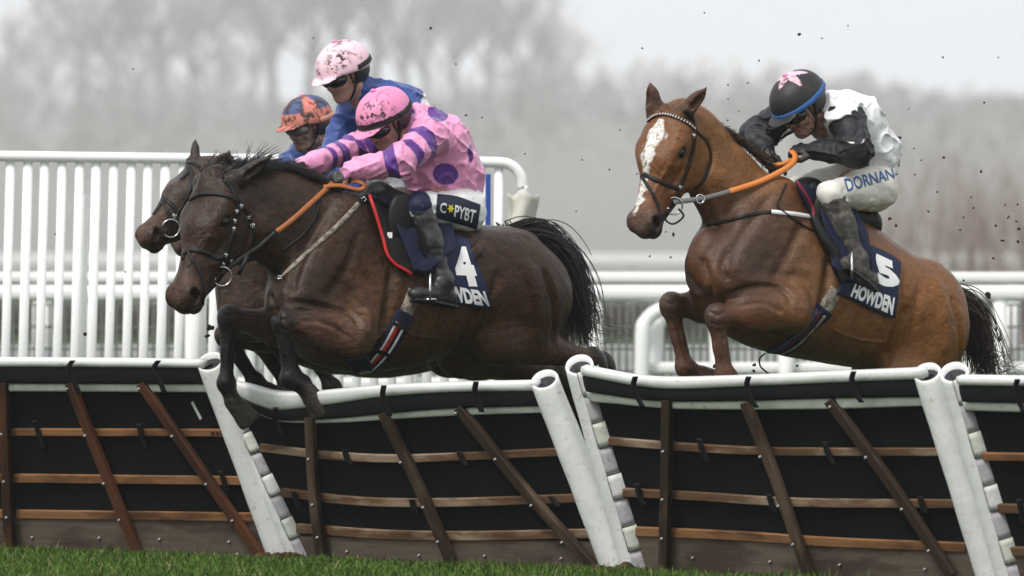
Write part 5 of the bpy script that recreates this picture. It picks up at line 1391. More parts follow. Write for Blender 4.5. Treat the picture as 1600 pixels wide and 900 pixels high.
def paint3(v, wv, cols, J):
    cols[:] = BLUE; x, y = px_arr(wv)
    d = np.linalg.norm(v - J["chest"], axis=1); t, dd = seg_t(v, J["neck"], J["pelvis"]); cols[(t > .33) & (t < .47) & (dd > .05)] = WHITE
    cols[(np.linalg.norm(v - J["neck"], axis=1) < .085)] = (.45, .45, .46)
    cols, _, _ = arm_bands(v, cols, J["nsh"], J["nel"], J["nwr"], [(.55, .75)], WHITE); return cols
def cap3(v): return np.tile(np.array(lin(238, 200, 212)), (len(v), 1))
J3 = build_rider(dict(frame=F3, label="rider in a blue and white jacket and pale pink cap, leaning behind the pink rider", seed=23, skin=SKIN, silk=BLUE, breech=WHITE, vox=.008,
    J=dict(pelvis=(690, 275, 0), waist=(678, 238, 0), chest=(622, 180, 0), neck=(570, 147, 0), head=(537, 115, .01),
           nsh=(610, 180, .165), nel=(592, 264, .24), nwr=(536, 296, .12), nha=(508, 306, .08), fsh=(558, 165, -.165), fel=(535, 215, -.22), fwr=(498, 266, -.12), fha=(474, 280, -.08),
           nkn=(637, 315, .24), nan=(672, 440, .30), nto=(625, 458, .31), nhe=(684, 466, .30), fkn=(557, 318, -.24), fan=(582, 440, -.30), fto=(537, 458, -.30), fhe=(594, 466, -.30)),
    nup=(.25, .55, .8), fup=(.25, -.55, .8), look=(38, 23, 0), hsc=1.04, paint=paint3, cap=cap3, strap=(.012, .012, .013), strapname="black", button=lin(238, 205, 214)))
F4 = Frame(655, 3.75, 32)
def cap4(v):
    c = np.tile(np.array(lin(205, 125, 112)), (len(v), 1)); a = np.arctan2(v[:, 1], v[:, 0]); c[(v[:, 2] > .085) & (np.sin(a * 3 + .6) > -.3)] = lin(72, 88, 132); return c
def paint4(v, wv, cols, J): cols[:] = lin(44, 70, 128); return cols
J4 = build_rider(dict(frame=F4, label="mud-splashed rider in a salmon and blue cap, half hidden behind the pale pink cap", seed=31, skin=(.36, .22, .16), silk=BLUE, breech=WHITE, vox=.008,
    J=dict(pelvis=(628, 318, 0), waist=(612, 290, 0), chest=(565, 250, 0), neck=(525, 222, 0), head=(479, 196, .01),
           nsh=(548, 250, .165), nel=(500, 285, .24), nwr=(440, 300, .12), nha=(412, 308, .08), fsh=(492, 232, -.165), fel=(455, 262, -.25), fwr=(380, 300, -.12), fha=(352, 308, -.08),
           nkn=(580, 350, .24), nan=(615, 470, .30), nto=(570, 488, .31), nhe=(627, 496, .30), fkn=(500, 350, -.24), fan=(527, 470, -.30), fto=(480, 488, -.30), fhe=(538, 496, -.30)),
    nup=(.25, .55, .8), fup=(.25, -.55, .8), look=(38, 14, 0), hsc=.98, paint=paint4, cap=cap4, mcap=M_HATM, mskin=M_SKINM, mlens=mat("clear_muddy_goggles", (.16, .12, .10), .12, .6, .3, 60), strap=lin(200, 140, 120), strapname="salmon", button=lin(70, 92, 150)))
# ================================================================ manes, tails, bridles, saddles, cloths
M_HAIR = mat("black_horse_hair", (.010, .0085, .008), .45, .4, .4, 30)
M_HAIRC = mat("dark_chestnut_hair", (.040, .019, .011), .5, .35, .4, 30)
M_LEATH = mat("black_leather", (.0065, .0058, .0055), .5, .28, .4, 70, bump=.3, bscale=150, bdist=.002)
M_BROWN = mat("tan_leather", (.33, .10, .025), .5, .4, .25, 50, bump=.2, bscale=120, bdist=.002)
M_ORANGE = mat("orange_rubber_grip", (.62, .20, .040), .55, .35, .12, 60, dirt=(.28, .12, .05), dirt_scale=60, dirt_at=(.62, .72), bump=.5, bscale=260, bdist=.002)
M_WEB = mat("grey_webbing", (.16, .155, .15), .8, .2, .25, 120)
M_RING = mat("bright_steel", (.55, .56, .58), .18, .5, .1, 60, metal=1.0)
M_NAVY = mat("navy_cloth", (.0075, .0105, .032), .75, .25, .35, 26, bump=.5, bscale=34, bdist=.012)
M_NAVYN = mat("navy_number_cloth", (.0085, .0145, .050), .65, .3, .25, 20, dirt=(.09, .075, .06), dirt_scale=50, dirt_at=(.68, .74), bump=.3, bscale=22, bdist=.01)
M_FELT = mat("black_saddle_felt", (.012, .0125, .013), .85, .2, .35, 60, bump=.4, bscale=160, bdist=.003)
M_RED = mat("red_piping", (.50, .018, .016), .5, .4, .15, 60)
M_LETTER = mat("white_print", (.76, .76, .75), .55, .3, .06, 30, dirt=(.30, .26, .22), dirt_scale=60, dirt_at=(.68, .75))
M_DIRTYWEB = mat("mud_stained_webbing", (.30, .27, .22), .8, .2, .25, 60, dirt=(.10, .08, .06), dirt_scale=45, dirt_at=(.45, .6))
M_BLUEP = mat("blue_print", lin(40, 84, 140), .55, .3, .1, 30)
M_YEL = mat("yellow_print", (.72, .62, .05), .5, .3, .05)

def on_head(H, q): return Vector(H.ht + H.hA @ np.array(q, float))
def ring3(mb, c, r, n, tube_r, N=22):
    n = Vector(n).normalized(); a = n.orthogonal().normalized(); b = n.cross(a)
    mb.tube([Vector(c) + (a * math.cos(2 * math.pi * i / N) + b * math.sin(2 * math.pi * i / N)) * r for i in range(N + 1)], tube_r, 7, cap=False)
def pxpt(px, py, like, dy=0.0):
    """point on the pixel's ray at the depth of another point"""
    return P(px, py, Vector(like).y + dy)
def rein_px(pts, a, b, n=30):
    """points along photo pixels with depth running from point a to point b"""
    c = spline(pts, n); out = []
    for i, q in enumerate(c):
        t = i / (n - 1); out.append(P(q[0], q[1], a.y + (b.y - a.y) * t))
    return out
def buckle(mb, p, n, t, s=.012):
    n, t = Vector(n).normalized(), Vector(t).normalized(); s_ = t.cross(n); q = Vector(p) + n * .006
    for (a, b) in ((t * s + s_ * s, t * s - s_ * s), (t * s - s_ * s, -t * s - s_ * s), (-t * s - s_ * s, -t * s + s_ * s), (-t * s + s_ * s, t * s + s_ * s)): mb.tube([q + a, q + b], .0026, 5)

def bridle(H, d):
    root = obj("bridle", [(0, 0, 0)], [], M_LEATH, H.root)
    bpy.data.objects.remove(root)
    mb = MB(); sf = H.surf
    for pxs, w_ in d["straps"]: strap_on(mb, sf, pxs, w_ * 1.3, .005, .0015, 40)
    br = mb.build("bridle", M_LEATH, H.root, True)
    bb = MB(); c = spline(d["brow"], 44); Hh = [sf.hit(x, y) for x, y in c]; pts = smooth_line([h[0] + h[1] * .003 for h in Hh], 3); nr = smooth_line([h[1] for h in Hh], 4)
    ribbon(bb, pts, nr, d.get("brow_w", .018), .006); bo = bb.build("browband", M_LEATH, br, True)
    if d.get("check"):
        ck = MB()
        for i in range(1, 42, 2):
            ribbon(ck, [Vector(pts[i]) + Vector(nr[i]) * .004, Vector(pts[i + 1]) + Vector(nr[i]) * .004], [nr[i], nr[i]], .013, .0035)
        ck.build("browband_inlay", mat("cream_inlay", (.50, .46, .40), .5, .4, .2, 80), br)
    for px, py in d.get("studs", ()):
        st = MB(); l, n = sf.hit(px, py); buckle(st, l, n, (0, 0, 1), .009); st.ball(l + n * .008, .0055, 8, 5); st.build("buckle", M_RING, br, True)
    rg_ = MB(); l, n = sf.hit(*d["bit"]); c = l + n * .016; ring3(rg_, c, d["bit_r"], (ray(*d["bit"]) * -1 + n * .35), .0045); rg_.ball(l + n * .018 + Vector((-d["bit_r"] * .8, 0, -.012)), .011, 10, 7); rg_.build("bit_ring", M_RING, br, True)
    H.bit = c; return br
def rein(H, hand_pt, segs, name="rein"):
    """segs: list of (pixels, width, material key); depth runs evenly from hand to bit"""
    tot = []; a, b = Vector(hand_pt), Vector(H.bit); L = sum(np.linalg.norm(np.diff(np.array(p), axis=0), axis=1).sum() for p, _, _ in segs); run = 0
    ob = None
    for pxs, w_, m in segs:
        ln = np.linalg.norm(np.diff(np.array(pxs), axis=0), axis=1).sum(); c = spline(pxs, 24); pts = []
        for i, q in enumerate(c):
            t = (run + ln * i / 23) / L; y = a.y + (b.y - a.y) * t - .02 * math.sin(math.pi * t); hit = H.surf.t.ray_cast(CAM, ray(q[0], q[1]))[0]; pts.append(P(q[0], q[1], min(y, hit.y - .018) if hit is not None else y))
        run += ln; pts = [Vector(p) for p in smooth_line(pts, 4)]; mb = MB(); nr = [Vector((.25, -1, .25))] * 24; ribbon(mb, pts, nr, w_, .006)
        mb2 = mb.build(name if ob is None else "rein_grip" if m is M_ORANGE else "rein_end", m, H.root if ob is None else ob, True)
        ob = ob or mb2
    return ob

# ---------------------------------------------------------------- front bay
def tack1():
    H, F = H1, F1; sf = H.surf
    bridle(H, dict(straps=[([(369, 312), (371, 335), (364, 362), (354, 395), (345, 425)], .019), ([(372, 314), (384, 330), (394, 348), (398, 372), (392, 395)], .014), ([(371, 316), (362, 292), (352, 282)], .020),
                           ([(282, 402), (296, 391), (318, 394), (340, 404), (352, 398)], .018), ([(292, 391), (302, 408), (314, 430), (318, 455), (316, 478)], .013), ([(345, 425), (330, 448), (318, 460)], .012),
                           ([(352, 398), (362, 404), (372, 396)], .014)],
                   brow=[(297, 313), (310, 305), (330, 303), (352, 306), (371, 314)], studs=[(369, 330), (366, 345), (364, 358), (352, 398), (348, 412), (376, 322), (388, 338), (395, 352), (360, 406)], bit=(343, 430), bit_r=.046))
    hp = F.W(F.L(519, 288, .10))
    rein(H, hp, [([(520, 286), (485, 318), (455, 345), (432, 362)], .026, M_BROWN), ([(432, 362), (405, 385), (375, 405), (346, 428)], .022, M_LEATH)])
    mb = MB(); a = P(520, 287, hp[1] - .02); pts = rein_px([(505, 292), (530, 290), (560, 296), (570, 290), (556, 283), (535, 287)], Vector(hp) + Vector((0, -.03, 0)), Vector(hp) + Vector((0, .02, 0)), 26)
    ribbon(mb, pts, [Vector((.1, -.9, .45))] * 26, .022, .005); mb.build("rein_loop", M_BROWN, H.root, True)
    # rein stop strap hanging by the jaw
    mb = MB(); q = H.bit; ribbon(mb, [pxpt(388, 398, q, -.03), pxpt(380, 415, q, -.03), pxpt(372, 429, q, -.03)], [Vector((0, -1, 0))] * 3, .020, .005); mb.build("rein_stop", M_LEATH, H.root, True)
    # breastplate
    mb = MB(); strap_on(mb, sf, [(560, 318), (535, 345), (500, 378), (462, 412), (437, 437)], .024, .005, .002); mb.build("breast_strap", M_DIRTYWEB, H.root, True)
    mb = MB(); strap_on(mb, sf, [(502, 300), (492, 340), (468, 372), (440, 392)], .015, .005, .002); mb.build("neck_strap", M_LEATH, H.root, True)
    for pp, w_ in (([(560, 318), (575, 306), (590, 300)], .026),):
        mb = MB(); strap_on(mb, sf, pp, w_, .006, .003); mb.build("breast_strap", M_LEATH, H.root, True)
    mb = MB(); l, n = sf.hit(437, 437); ring3(mb, l + n * .012, .018, n, .004); l, n = sf.hit(566, 314); buckle(mb, l, n, (1, 0, 1), .016); mb.build("breastplate_ring", M_RING, H.root, True)
    # girth with its surcingle stripes
    g = [(648, 455), (634, 488), (618, 518), (600, 548), (578, 572), (562, 585)]
    mb = MB(); strap_on(mb, sf, g[:3], .074, .008, .004); mb.build("girth_strap", M_DIRTYWEB, H.root, True)
    mb = MB(); pts, nr = strap_on(mb, sf, g[1:], .105, .010, .004, 40); gi = mb.build("girth", M_NAVY, H.root, True)
    for off, m, nm in ((-.022, M_LETTER, "white_stripe"), (.010, M_RED, "red_stripe"), (.028, M_LETTER, "white_stripe")):
        s2 = MB(); q = []
        for i in range(40):
            t = Vector(pts[min(i + 1, 39)]) - Vector(pts[max(i - 1, 0)]); t.normalize(); n = Vector(nr[i]).normalized(); q.append(Vector(pts[i]) + t.cross(n) * off + n * .0095)
        ribbon(s2, q[6:36], nr[6:36], .014 if m is not M_RED else .020, .002); s2.build(nm, m, gi, True)
    bk = MB()
    for i in (7, 20):
        bk.bar(Vector(pts[i]) - Vector(nr[i]).cross(Vector(pts[i + 1]) - Vector(pts[i])).normalized() * .045 + Vector(nr[i]) * .014, Vector(pts[i]) + Vector(nr[i]).cross(Vector(pts[i + 1]) - Vector(pts[i])).normalized() * .045 + Vector(nr[i]) * .014, .018, .006, nr[i])
    bk.build("girth_keeper", M_LEATH, gi)
    # number cloth
    v, f, q = sheet_on(sf, [(676, 372), (700, 368), (725, 376), (734, 384)], [(700, 482), (722, 474), (745, 480), (768, 481)], 26, 30, .014, .006)
    cl = obj("number_cloth", v, f, M_NAVYN, H.root); cs = Surf(v, q)
    v, f = letters_on(cs, "4", [(704, 384), (731, 386), (750, 448), (716, 447)], .0025, .07); obj("number", v, f, M_LETTER, cl, False)
    v, f = letters_on(cs, "HOWDEN", [(674, 441), (757, 455), (765, 479), (678, 468)], .0025, .05); obj("lettering", v, f, M_LETTER, cl, False)
    # felt pad with red piping, soft navy cloth over it, saddle
    v, f, q = sheet_on(sf, [(570, 312), (600, 306), (650, 322), (690, 350)], [(600, 402), (630, 428), (655, 424), (690, 410)], 24, 26, .020, .012); pad = obj("saddle_pad", v, f, M_FELT, H.root)
    mb = MB(); c = spline([(571, 313), (580, 340), (592, 375), (601, 401), (616, 416), (638, 430)], 40); hh = [sf.hit(x, y) for x, y in c]; mb.tube(smooth_line([h[0] + h[1] * .034 for h in hh], 3), .0085, 8); mb.build("piping", M_RED, pad, True)
    mb = MB(); l, n = sf.hit(603, 372); mb.box(l + n * .037, (.012, 0, 0), (0, .002, 0), (0, 0, .014)); mb.build("maker_tag", M_LETTER, pad)
    v, f, q = sheet_on(sf, [(588, 300), (630, 304), (668, 330), (698, 362)], [(640, 425), (662, 428), (690, 405), (708, 392)], 30, 30, .045, .010, 3)
    v = np.array(v); n_ = vnoise(v[:, 0] * 16, v[:, 1] * 10, v[:, 2] * 12, 5); v[:, 1] -= .014 * n_ + .01; obj("saddle_cloth", v, f, M_NAVY, H.root)
    S = Sculpt(); a, b = F.L(592, 300, 0), F.L(690, 342, 0); S.cone(a + (0, 0, -.03), b + (0, 0, -.035), .07, .085, .04, wa=1.5); S.ell(a + np.array((.0, 0, .0)), (.05, .09, .045), .03); S.ell(b, (.06, .13, .05), .04)
    for y in (.16, -.16): S.ell(F.L(628, 345, y * 1.45), (.085, .035, .14), .03)
    vv, ff = S.mesh(.010, 1); obj("saddle", F.W(vv), ff, M_LEATH, H.root)
    # stirrup and leather
    for sd in (1,):
        mb = MB(); an = J1_pt("nto", "nhe", F, 672, 456, .315); t = Vector(an)
        mb.tube(spline([t + Vector((.0, -.055, -.035)), t + Vector((0, -.07, .01)), t + Vector((0, -.04, .075)), t + Vector((0, 0, .095)), t + Vector((0, .03, .075)), t + Vector((0, .05, .01)), t + Vector((0, .045, -.035))], 24), .0065, 8)
        mb.box(t + Vector((0, 0, -.037)), (.030, 0, 0), (0, .055, 0), (0, 0, .006)); mb.build("stirrup", M_RING, H.root, True)
        mb = MB(); p0 = Vector(F.W(F.L(650, 345, .32))); pts = [p0.lerp(t + Vector((0, 0, .095)), k) for k in np.linspace(0, 1, 12)]; ribbon(mb, pts, [Vector((.3, -1, 0))] * 12, .022, .005); mb.build("stirrup_leather", M_LEATH, H.root, True)
    # mane: short, wet, thrown up over the crest
    rg = random.Random(5); mb = MB()
    crest = spline([(352, 282), (380, 266), (410, 259), (445, 262), (480, 276), (512, 292)], 200)
    for x, y in crest:
        for k in range(9):
            l = Vector(F.W(F.L(x + rg.gauss(0, 3), y + 5, rg.gauss(0, .016)))); ln = rg.uniform(.05, .11) * (1.7 if x < 400 else .85)
            d = Vector((rg.gauss(.55, .3), rg.gauss(.0, .55), rg.gauss(.38, .20))).normalized()
            mb.tube([l, l + d * ln * .5 + Vector((0, 0, .006)), l + d * ln + Vector((.012, 0, -.022))], [.0022, .0019, .0006], 3, cap=False)
    for k in range(330):            # forelock blown back between the ears
        l = on_head(H, (.03 + rg.gauss(0, .02), rg.gauss(0, .03), .035)); d = Vector((rg.gauss(.2, .5), rg.gauss(.2, .3), rg.gauss(.75, .25))).normalized(); ln = rg.uniform(.05, .12)
        mb.tube([l, l + d * ln * .5, l + d * ln + Vector((.02, 0, -.02))], [.002, .0018, .0006], 3, cap=False)
    mb.build("mane", M_HAIR, H.root, True)
    tail_of(H, F, [(802, 374), (832, 369), (862, 382), (886, 416), (898, 455), (906, 500), (914, 538)], 1000, .026, .046, M_HAIR, 17, [(940, 500), (962, 512), (948, 520)])
def J1_pt(a, b, F, px, py, l): return F.W(F.L(px, py, l))
def tail_of(H, F, guide, n, s0, s1, m, seed, wisps=()):
    rg = random.Random(seed); g = np.array([F.W(F.L(x, y, 0)) for x, y in spline(guide, 14)]); mb = MB()
    strands(mb, s0, g, n, s1, .0034, rg, 11, .030, .45)
    # a solid dock under the hair
    mb.tube(g[:12], [.040 * s1 / .046, .042 * s1 / .046, .044 * s1 / .046, .044 * s1 / .046, .042 * s1 / .046, .040 * s1 / .046, .037 * s1 / .046, .033 * s1 / .046, .029 * s1 / .046, .024 * s1 / .046, .017 * s1 / .046, .006], 10)
    for i in range(46):
        t = rg.randint(7, 12); a = g[t]; w_ = wisps[rg.randint(0, len(wisps) - 1)]; e = np.array(F.W(F.L(w_[0] + rg.gauss(0, 14), w_[1] + rg.gauss(0, 16), rg.gauss(0, .05))))
        mid = (a + e) / 2 + np.array((0, 0, -.03 + rg.gauss(0, .02))); mb.tube(spline([a, mid, e], 8), [.0022, .0021, .002, .0018, .0016, .0013, .001, .0006], 3, cap=False)
    mb.build("tail", m, H.root, True)
tack1()
def cv(bsurf, s, quad, m, parent, name, off=.003, bold=.02, sq=1.0):
    v, f = letters_on(bsurf, s, quad, off, bold, squeeze=sq); return obj(name, v, f, m, parent, False)
def breech_print():
    v, f, q = sheet_on(J1.bsurf, [(683, 304), (715, 308), (750, 320)], [(680, 340), (712, 348), (745, 358)], 22, 14, .002, .003)
    pa = obj("sponsor_panel", v, f, mat("navy_panel", lin(22, 28, 52), .6, .3, .1), J1.breeches); ps = Surf(v, q)
    cv(ps, "C", [(688, 316), (698, 318), (696, 334), (686, 331)], M_LETTER, pa, "lettering", .002, .025)
    cv(ps, "PYBT", [(711, 320), (744, 329), (740, 349), (709, 338)], M_LETTER, pa, "lettering", .002, .025)
    st = MB(); n = 6; c = (704, 326); pts = []
    for i in range(12):
        a = math.pi * i / 6; r = 7.5 if i % 2 == 0 else 3.6; pts.append((c[0] + r * .8 * math.cos(a), c[1] + r * math.sin(a)))
    vv = [ps.hit(*c)]; vv += [ps.hit(*p) for p in pts]; vv = [h[0] + h[1] * .002 for h in vv]
    obj("star_mark", vv, [(0, i + 1, (i + 1) % 12 + 1) for i in range(12)], M_YEL, pa, False)
    cv(J2.bsurf, "DORNAN-", [(1318, 280), (1400, 262), (1404, 277), (1324, 300)], M_BLUEP, J2.breeches, "lettering", .003, .012)
breech_print()

# ---------------------------------------------------------------- chestnut
def tack2():
    H, F = H2, F2; sf = H.surf
    bridle(H, dict(straps=[([(1085, 203), (1083, 228), (1074, 262), (1063, 290), (1052, 318)], .019), ([(1087, 205), (1104, 222), (1110, 248), (1100, 280), (1085, 296)], .011), ([(1086, 204), (1082, 186), (1070, 172)], .018),
                           ([(993, 288), (1004, 273), (1024, 281), (1046, 290), (1062, 296)], .017), ([(1002, 274), (1012, 290), (1024, 312), (1030, 335), (1028, 352)], .012), ([(1052, 318), (1040, 332), (1029, 345)], .011)],
                   brow=[(1013, 190), (1024, 181), (1045, 180), (1066, 187), (1086, 203)], brow_w=.017, check=True, studs=[(1062, 292), (1056, 310), (1083, 212)], bit=(1049, 320), bit_r=.040))
    g = J2.ngsurf; hp = F.W(F.L(1238, 240, .06))
    rein(H, hp, [([(1236, 236), (1243, 244), (1238, 256), (1220, 268), (1185, 285), (1140, 299)], .028, M_ORANGE), ([(1140, 299), (1115, 306), (1092, 311), (1052, 316)], .024, M_WEB)])
    mb = MB(); pts = rein_px([(1178, 238), (1186, 250), (1200, 258), (1222, 256), (1240, 248)], Vector(hp) + Vector((0, .12, 0)), Vector(hp), 24); ribbon(mb, pts, [Vector((.1, -.9, .4))] * 24, .020, .005); mb.build("rein_loop", M_ORANGE, H.root, True)
    mb = MB(); q = Vector(H.bit); ring3(mb, pxpt(1094, 311, q, -.02), .020, (0.3, -1, 0), .004); mb.build("martingale_ring", M_RING, H.root, True)
    mb = MB(); mb.tube(rein_px([(1050, 326), (1040, 342), (1052, 350), (1068, 338), (1060, 326)], q, q + Vector((0, -.03, 0)), 20), .005, 6); mb.build("lip_strap", M_LEATH, H.root, True)
    # breastplate
    mb = MB(); strap_on(mb, sf, [(1272, 340), (1245, 335), (1215, 332), (1205, 331)], .022, .005, .002); mb.build("breast_strap", M_LETTER, H.root, True)
    mb = MB(); strap_on(mb, sf, [(1208, 331), (1170, 336), (1140, 345), (1105, 350)], .018, .005, .002); mb.build("breast_strap", M_LEATH, H.root, True); mb = MB(); strap_on(mb, sf, [(1228, 288), (1220, 305), (1214, 322), (1225, 332), (1250, 350), (1272, 362)], .009, .005, .003); mb.build("neck_strap", M_LEATH, H.root, True)
    # girth
    gl = [(1306, 452), (1288, 482), (1264, 512), (1236, 538), (1208, 552)]
    mb = MB(); strap_on(mb, sf, gl[:3], .074, .008, .004); mb.build("girth_strap", M_DIRTYWEB, H.root, True)
    mb = MB(); pts, nr = strap_on(mb, sf, gl[1:], .105, .010, .004, 40); gi = mb.build("girth", M_NAVY, H.root, True)
    for off, m, nm in ((-.020, M_DIRTYWEB, "pale_stripe"), (.014, mat("dark_red_web", (.10, .02, .02), .8), "red_stripe"), (.038, mat("blue_web", (.05, .07, .14), .8), "blue_stripe")):
        s2 = MB(); qq = []
        for i in range(40):
            t = Vector(pts[min(i + 1, 39)]) - Vector(pts[max(i - 1, 0)]); t.normalize(); n = Vector(nr[i]).normalized(); qq.append(Vector(pts[i]) + t.cross(n) * off + n * .0095)
        ribbon(s2, qq[3:37], nr[3:37], .016, .002); s2.build(nm, m, gi, True)
    mb = MB(); a = Vector(F.W(F.L(1192, 556, .0))); mb.tube(rein_px([(1196, 552), (1187, 560), (1188, 572), (1196, 580), (1204, 586)], a, a, 16), .004, 6); mb.build("girth_strap_end", M_LEATH, H.root, True)
    # number cloth
    v, f, q = sheet_on(sf, [(1340, 385), (1362, 388), (1388, 400), (1404, 412)], [(1304, 458), (1330, 468), (1362, 484), (1396, 497)], 26, 26, .014, .006)
    cl = obj("number_cloth", v, f, M_NAVYN, H.root); cs = Surf(v, q)
    w_ = lambda u, t: (u + .10 * math.sin(t * 5.5), t)
    v, f = letters_on(cs, "5", [(1368, 396), (1398, 410), (1404, 452), (1368, 444)], .0025, .07, w_); obj("number", v, f, M_LETTER, cl, False)
    v, f = letters_on(cs, "HOWDEN", [(1336, 443), (1398, 465), (1394, 493), (1328, 463)], .0025, .05); obj("lettering", v, f, M_LETTER, cl, False)
    v, f, q = sheet_on(sf, [(1238, 290), (1268, 292), (1300, 318), (1330, 345)], [(1268, 352), (1286, 392), (1310, 420), (1335, 412)], 24, 26, .020, .012); pad = obj("saddle_pad", v, f, M_NAVY, H.root)
    mb = MB(); c = spline([(1238, 290), (1250, 308), (1262, 330), (1268, 352)], 30); hh = [sf.hit(x, y) for x, y in c]; mb.tube(smooth_line([h[0] + h[1] * .034 for h in hh], 3), .008, 8); mb.build("piping", mat("crimson_edge", (.22, .012, .03), .6), pad, True)
    v, f, q = sheet_on(sf, [(1262, 296), (1290, 300), (1320, 330), (1345, 372)], [(1290, 400), (1310, 432), (1330, 440), (1352, 420)], 26, 28, .045, .010, 3)
    v = np.array(v); n_ = vnoise(v[:, 0] * 16, v[:, 1] * 10, v[:, 2] * 12, 5); v[:, 1] -= .012 * n_ + .008; obj("saddle_cloth", v, f, M_NAVY, H.root)
    mb = MB(); strap_on(mb, sf, [(1266, 345), (1280, 375), (1300, 405), (1312, 440)], .055, .03, .03); mb.build("saddle_flap", M_LEATH, H.root, True)
    S = Sculpt(); a, b = F.L(1262, 292, 0), F.L(1345, 342, 0); S.cone(a + (0, 0, -.03), b + (0, 0, -.035), .07, .085, .04, wa=1.5); S.ell(a, (.05, .09, .045), .03); S.ell(b, (.06, .13, .05), .04)
    for y in (.16, -.16): S.ell(F.L(1292, 338, y * 1.45), (.085, .035, .14), .03)
    vv, ff = S.mesh(.010, 1); obj("saddle", F.W(vv), ff, M_LEATH, H.root)
    t = Vector(F.W(F.L(1330, 424, .335))); mb = MB()
    mb.tube(spline([t + Vector((.0, -.055, -.035)), t + Vector((0, -.07, .01)), t + Vector((0, -.04, .075)), t + Vector((0, 0, .095)), t + Vector((0, .03, .075)), t + Vector((0, .05, .01)), t + Vector((0, .045, -.035))], 24), .0065, 8); mb.build("stirrup", M_RING, H.root, True)
    rg = random.Random(6); mb = MB()
    for x, y in spline([(1062, 166), (1084, 180), (1110, 192), (1140, 208), (1172, 232), (1210, 266)], 200):
        for k in range(8):
            l = Vector(F.W(F.L(x + rg.gauss(0, 3), y + 5, rg.gauss(0, .014)))); ln = rg.uniform(.03, .055); d = Vector((rg.gauss(.45, .3), rg.gauss(.0, .5), rg.gauss(.30, .25))).normalized()
            mb.tube([l, l + d * ln * .5, l + d * ln + Vector((.005, 0, -.012))], [.0022, .0019, .0008], 3, cap=False)
    for k in range(60):
        l = on_head(H, (.02 + rg.gauss(0, .015), rg.gauss(0, .022), .030)); d = Vector((rg.gauss(.2, .5), rg.gauss(.1, .4), rg.gauss(.5, .25))).normalized(); ln = rg.uniform(.02, .05)
        mb.tube([l, l + d * ln * .5, l + d * ln], [.0024, .002, .0008], 3, cap=False)
    mb.build("mane", M_HAIRC, H.root, True)
    tail_of(H, F, [(1482, 466), (1502, 475), (1520, 500), (1528, 535), (1536, 570), (1542, 600)], 420, .028, .050, mat("dark_brown_hair", (.022, .011, .007), .5, .35, .4, 30), 19, [(1570, 560), (1584, 572), (1578, 585), (1560, 575)])
tack2()

# ---------------------------------------------------------------- the two horses behind
def tack3():
    H, F = H3, F3; sf = H.surf
    bridle(H, dict(straps=[([(292, 258), (300, 272), (296, 300), (284, 325), (268, 345)], .018), ([(234, 315), (250, 308), (268, 320), (278, 335)], .018), ([(250, 308), (262, 330), (268, 350), (262, 372)], .013), ([(226, 318), (228, 308), (231, 300)], .016)],
                   brow=[(276, 262), (285, 256), (300, 255), (312, 262)], studs=[(272, 338)], bit=(263, 357), bit_r=.044))
    rg = random.Random(8); mb = MB()
    for x, y in spline([(318, 262), (335, 256), (360, 262), (390, 275), (430, 300)], 150):
        for k in range(8):
            l = Vector(F.W(F.L(x + rg.gauss(0, 3), y + 6, rg.gauss(0, .018)))); ln = rg.uniform(.05, .13); d = Vector((rg.gauss(.6, .3), rg.gauss(.0, .5), rg.gauss(.42, .25))).normalized()
            mb.tube([l, l + d * ln * .5, l + d * ln + Vector((.01, 0, -.02))], [.0028, .0022, .0008], 3, cap=False)
    mb.build("mane", M_HAIR, H.root, True)
    tail_of(H, F, [(785, 368), (800, 400), (805, 460), (803, 520), (800, 560), (795, 600)], 200, .03, .05, mat("grey_tail_hair", (.05, .045, .04), .5, .3, .4, 30), 21, [(790, 590)])
    S = Sculpt(); a, b = F.L(575, 300, 0), F.L(672, 345, 0); S.cone(a + (0, 0, -.03), b + (0, 0, -.035), .07, .085, .04, wa=1.5); S.ell(a, (.05, .09, .045), .03); S.ell(b, (.06, .13, .05), .04)
    for y in (.16, -.16): S.ell(F.L(610, 348, y * 1.45), (.085, .035, .14), .03)
    vv, ff = S.mesh(.014, 1); obj("saddle", F.W(vv), ff, M_LEATH, H.root)
    # the fourth horse: same build, further back in the pack
    off = -F.n * 1.05 - F.h * .80; p = Vector(H.root.location) + Vector((off.x, off.y, -.03))
    dup(H.root, p, "dark horse hidden behind the others, only its ear tips showing over the bays' manes")
tack3()
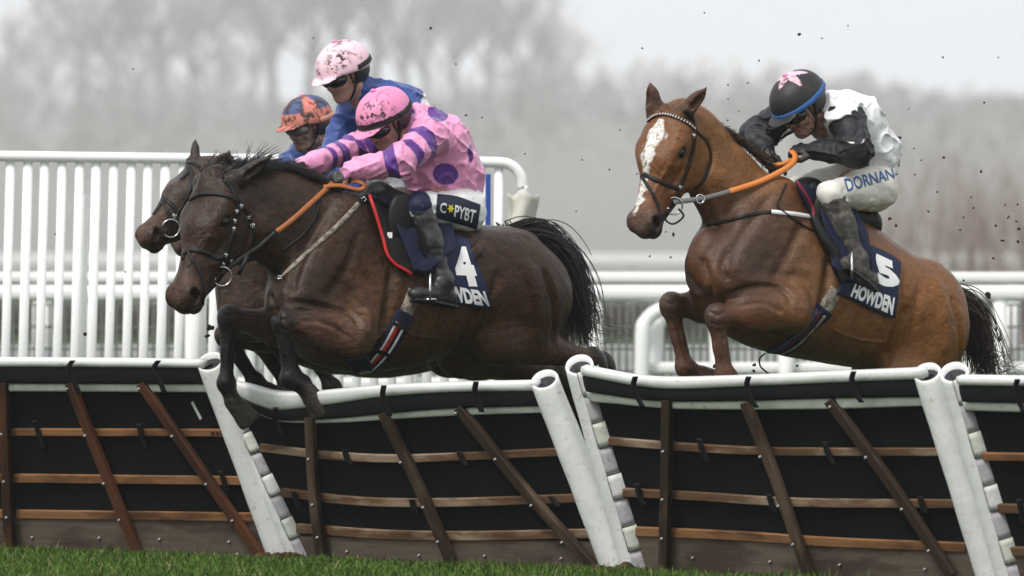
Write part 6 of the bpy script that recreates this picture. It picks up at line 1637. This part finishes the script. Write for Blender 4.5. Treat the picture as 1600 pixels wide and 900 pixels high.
# ================================================================ clods of turf kicked up
def clods():
    M = mat("flying_mud", (.028, .022, .016), .9, .15, .4, 80)
    MG = mat("flying_turf", (.035, .050, .016), .9, .15, .4, 80)
    def clod(px, py, r, Y, seed, m=M, label="small dark clod of kicked-up mud flying in the air", grp="small mud clods flying in the air"):
        rg = random.Random(seed); c = P(px, py, Y); mb = MB(); k = (CAM_D + Y) / FPX
        for i in range(4):
            mb.ball(c + Vector((rg.gauss(0, .33), rg.gauss(0, .33), rg.gauss(0, .33))) * r * .8 * k, r * k * rg.uniform(.38, .72), 7, 5, (rg.uniform(.7, 1.3), 1, rg.uniform(.7, 1.2)))
        return tag(mb.build("mud_clod", m, None, True), label, "clod", grp)
    pts = [(673, 44, 2.6), (712, 100, 2), (728, 180, 2), (753, 183, 2), (1248, 54, 3), (1285, 60, 2), (1186, 95, 2), (1138, 133, 2), (1154, 174, 2), (1137, 188, 2), (1138, 155, 1.6), (1405, 215, 3), (1390, 341, 3.5), (1401, 352, 3), (1475, 246, 2.5), (1533, 268, 2.5), (1518, 308, 2),
           (1522, 325, 2), (1465, 300, 2), (1428, 232, 1.8), (1430, 273, 1.8), (1556, 352, 3), (1576, 340, 2.5), (1588, 346, 2.2), (1566, 376, 2.4), (1592, 358, 3), (1552, 404, 2.2), (1505, 438, 2), (1590, 378, 3), (1048, 402, 2.5), (1052, 366, 3), (1040, 362, 2), (968, 203, 1.8), (996, 272, 1.8),
           (953, 265, 1.8), (1016, 400, 2), (1474, 90, 2), (1538, 160, 2), (1180, 570, 4), (1116, 572, 4), (1178, 580, 3), (1245, 572, 2.5), (133, 522, 4.5), (324, 525, 4), (77, 511, 2), (86, 366, 1.8), (196, 425, 1.8), (910, 250, 2), (1506, 340, 2), (1570, 320, 2), (1450, 330, 1.8), (1500, 360, 2), (1590, 320, 2), (1440, 250, 1.6),
           (1003, 75, 1.6), (1168, 130, 1.6), (1100, 20, 1.6), (208, 108, 1.5), (490, 60, 1.6), (820, 240, 1.6), (900, 330, 1.5), (1560, 90, 1.6), (1325, 40, 1.6), (1420, 170, 1.6)]
    rg = random.Random(12)
    for i, (x, y, r) in enumerate(pts): clod(x, y, r, rg.uniform(-.8, 2.2), i)
    clod(1544, 463, 7, .6, 101, M, "largest dark brown clod flying in front of the rail behind the chestnut", "large clods of turf")
    clod(1560, 530, 6, .8, 102, MG, "torn green tuft of turf flying beside the chestnut's tail", "large clods of turf"); clod(1505, 458, 4, .9, 103, MG, "small green tuft flying just above the chestnut's croup", "large clods of turf")
    clod(328, 512, 7, 1.9, 104, M, "dark clod flying in front of the white wing below the bay's muzzle", "large clods of turf")
clods()
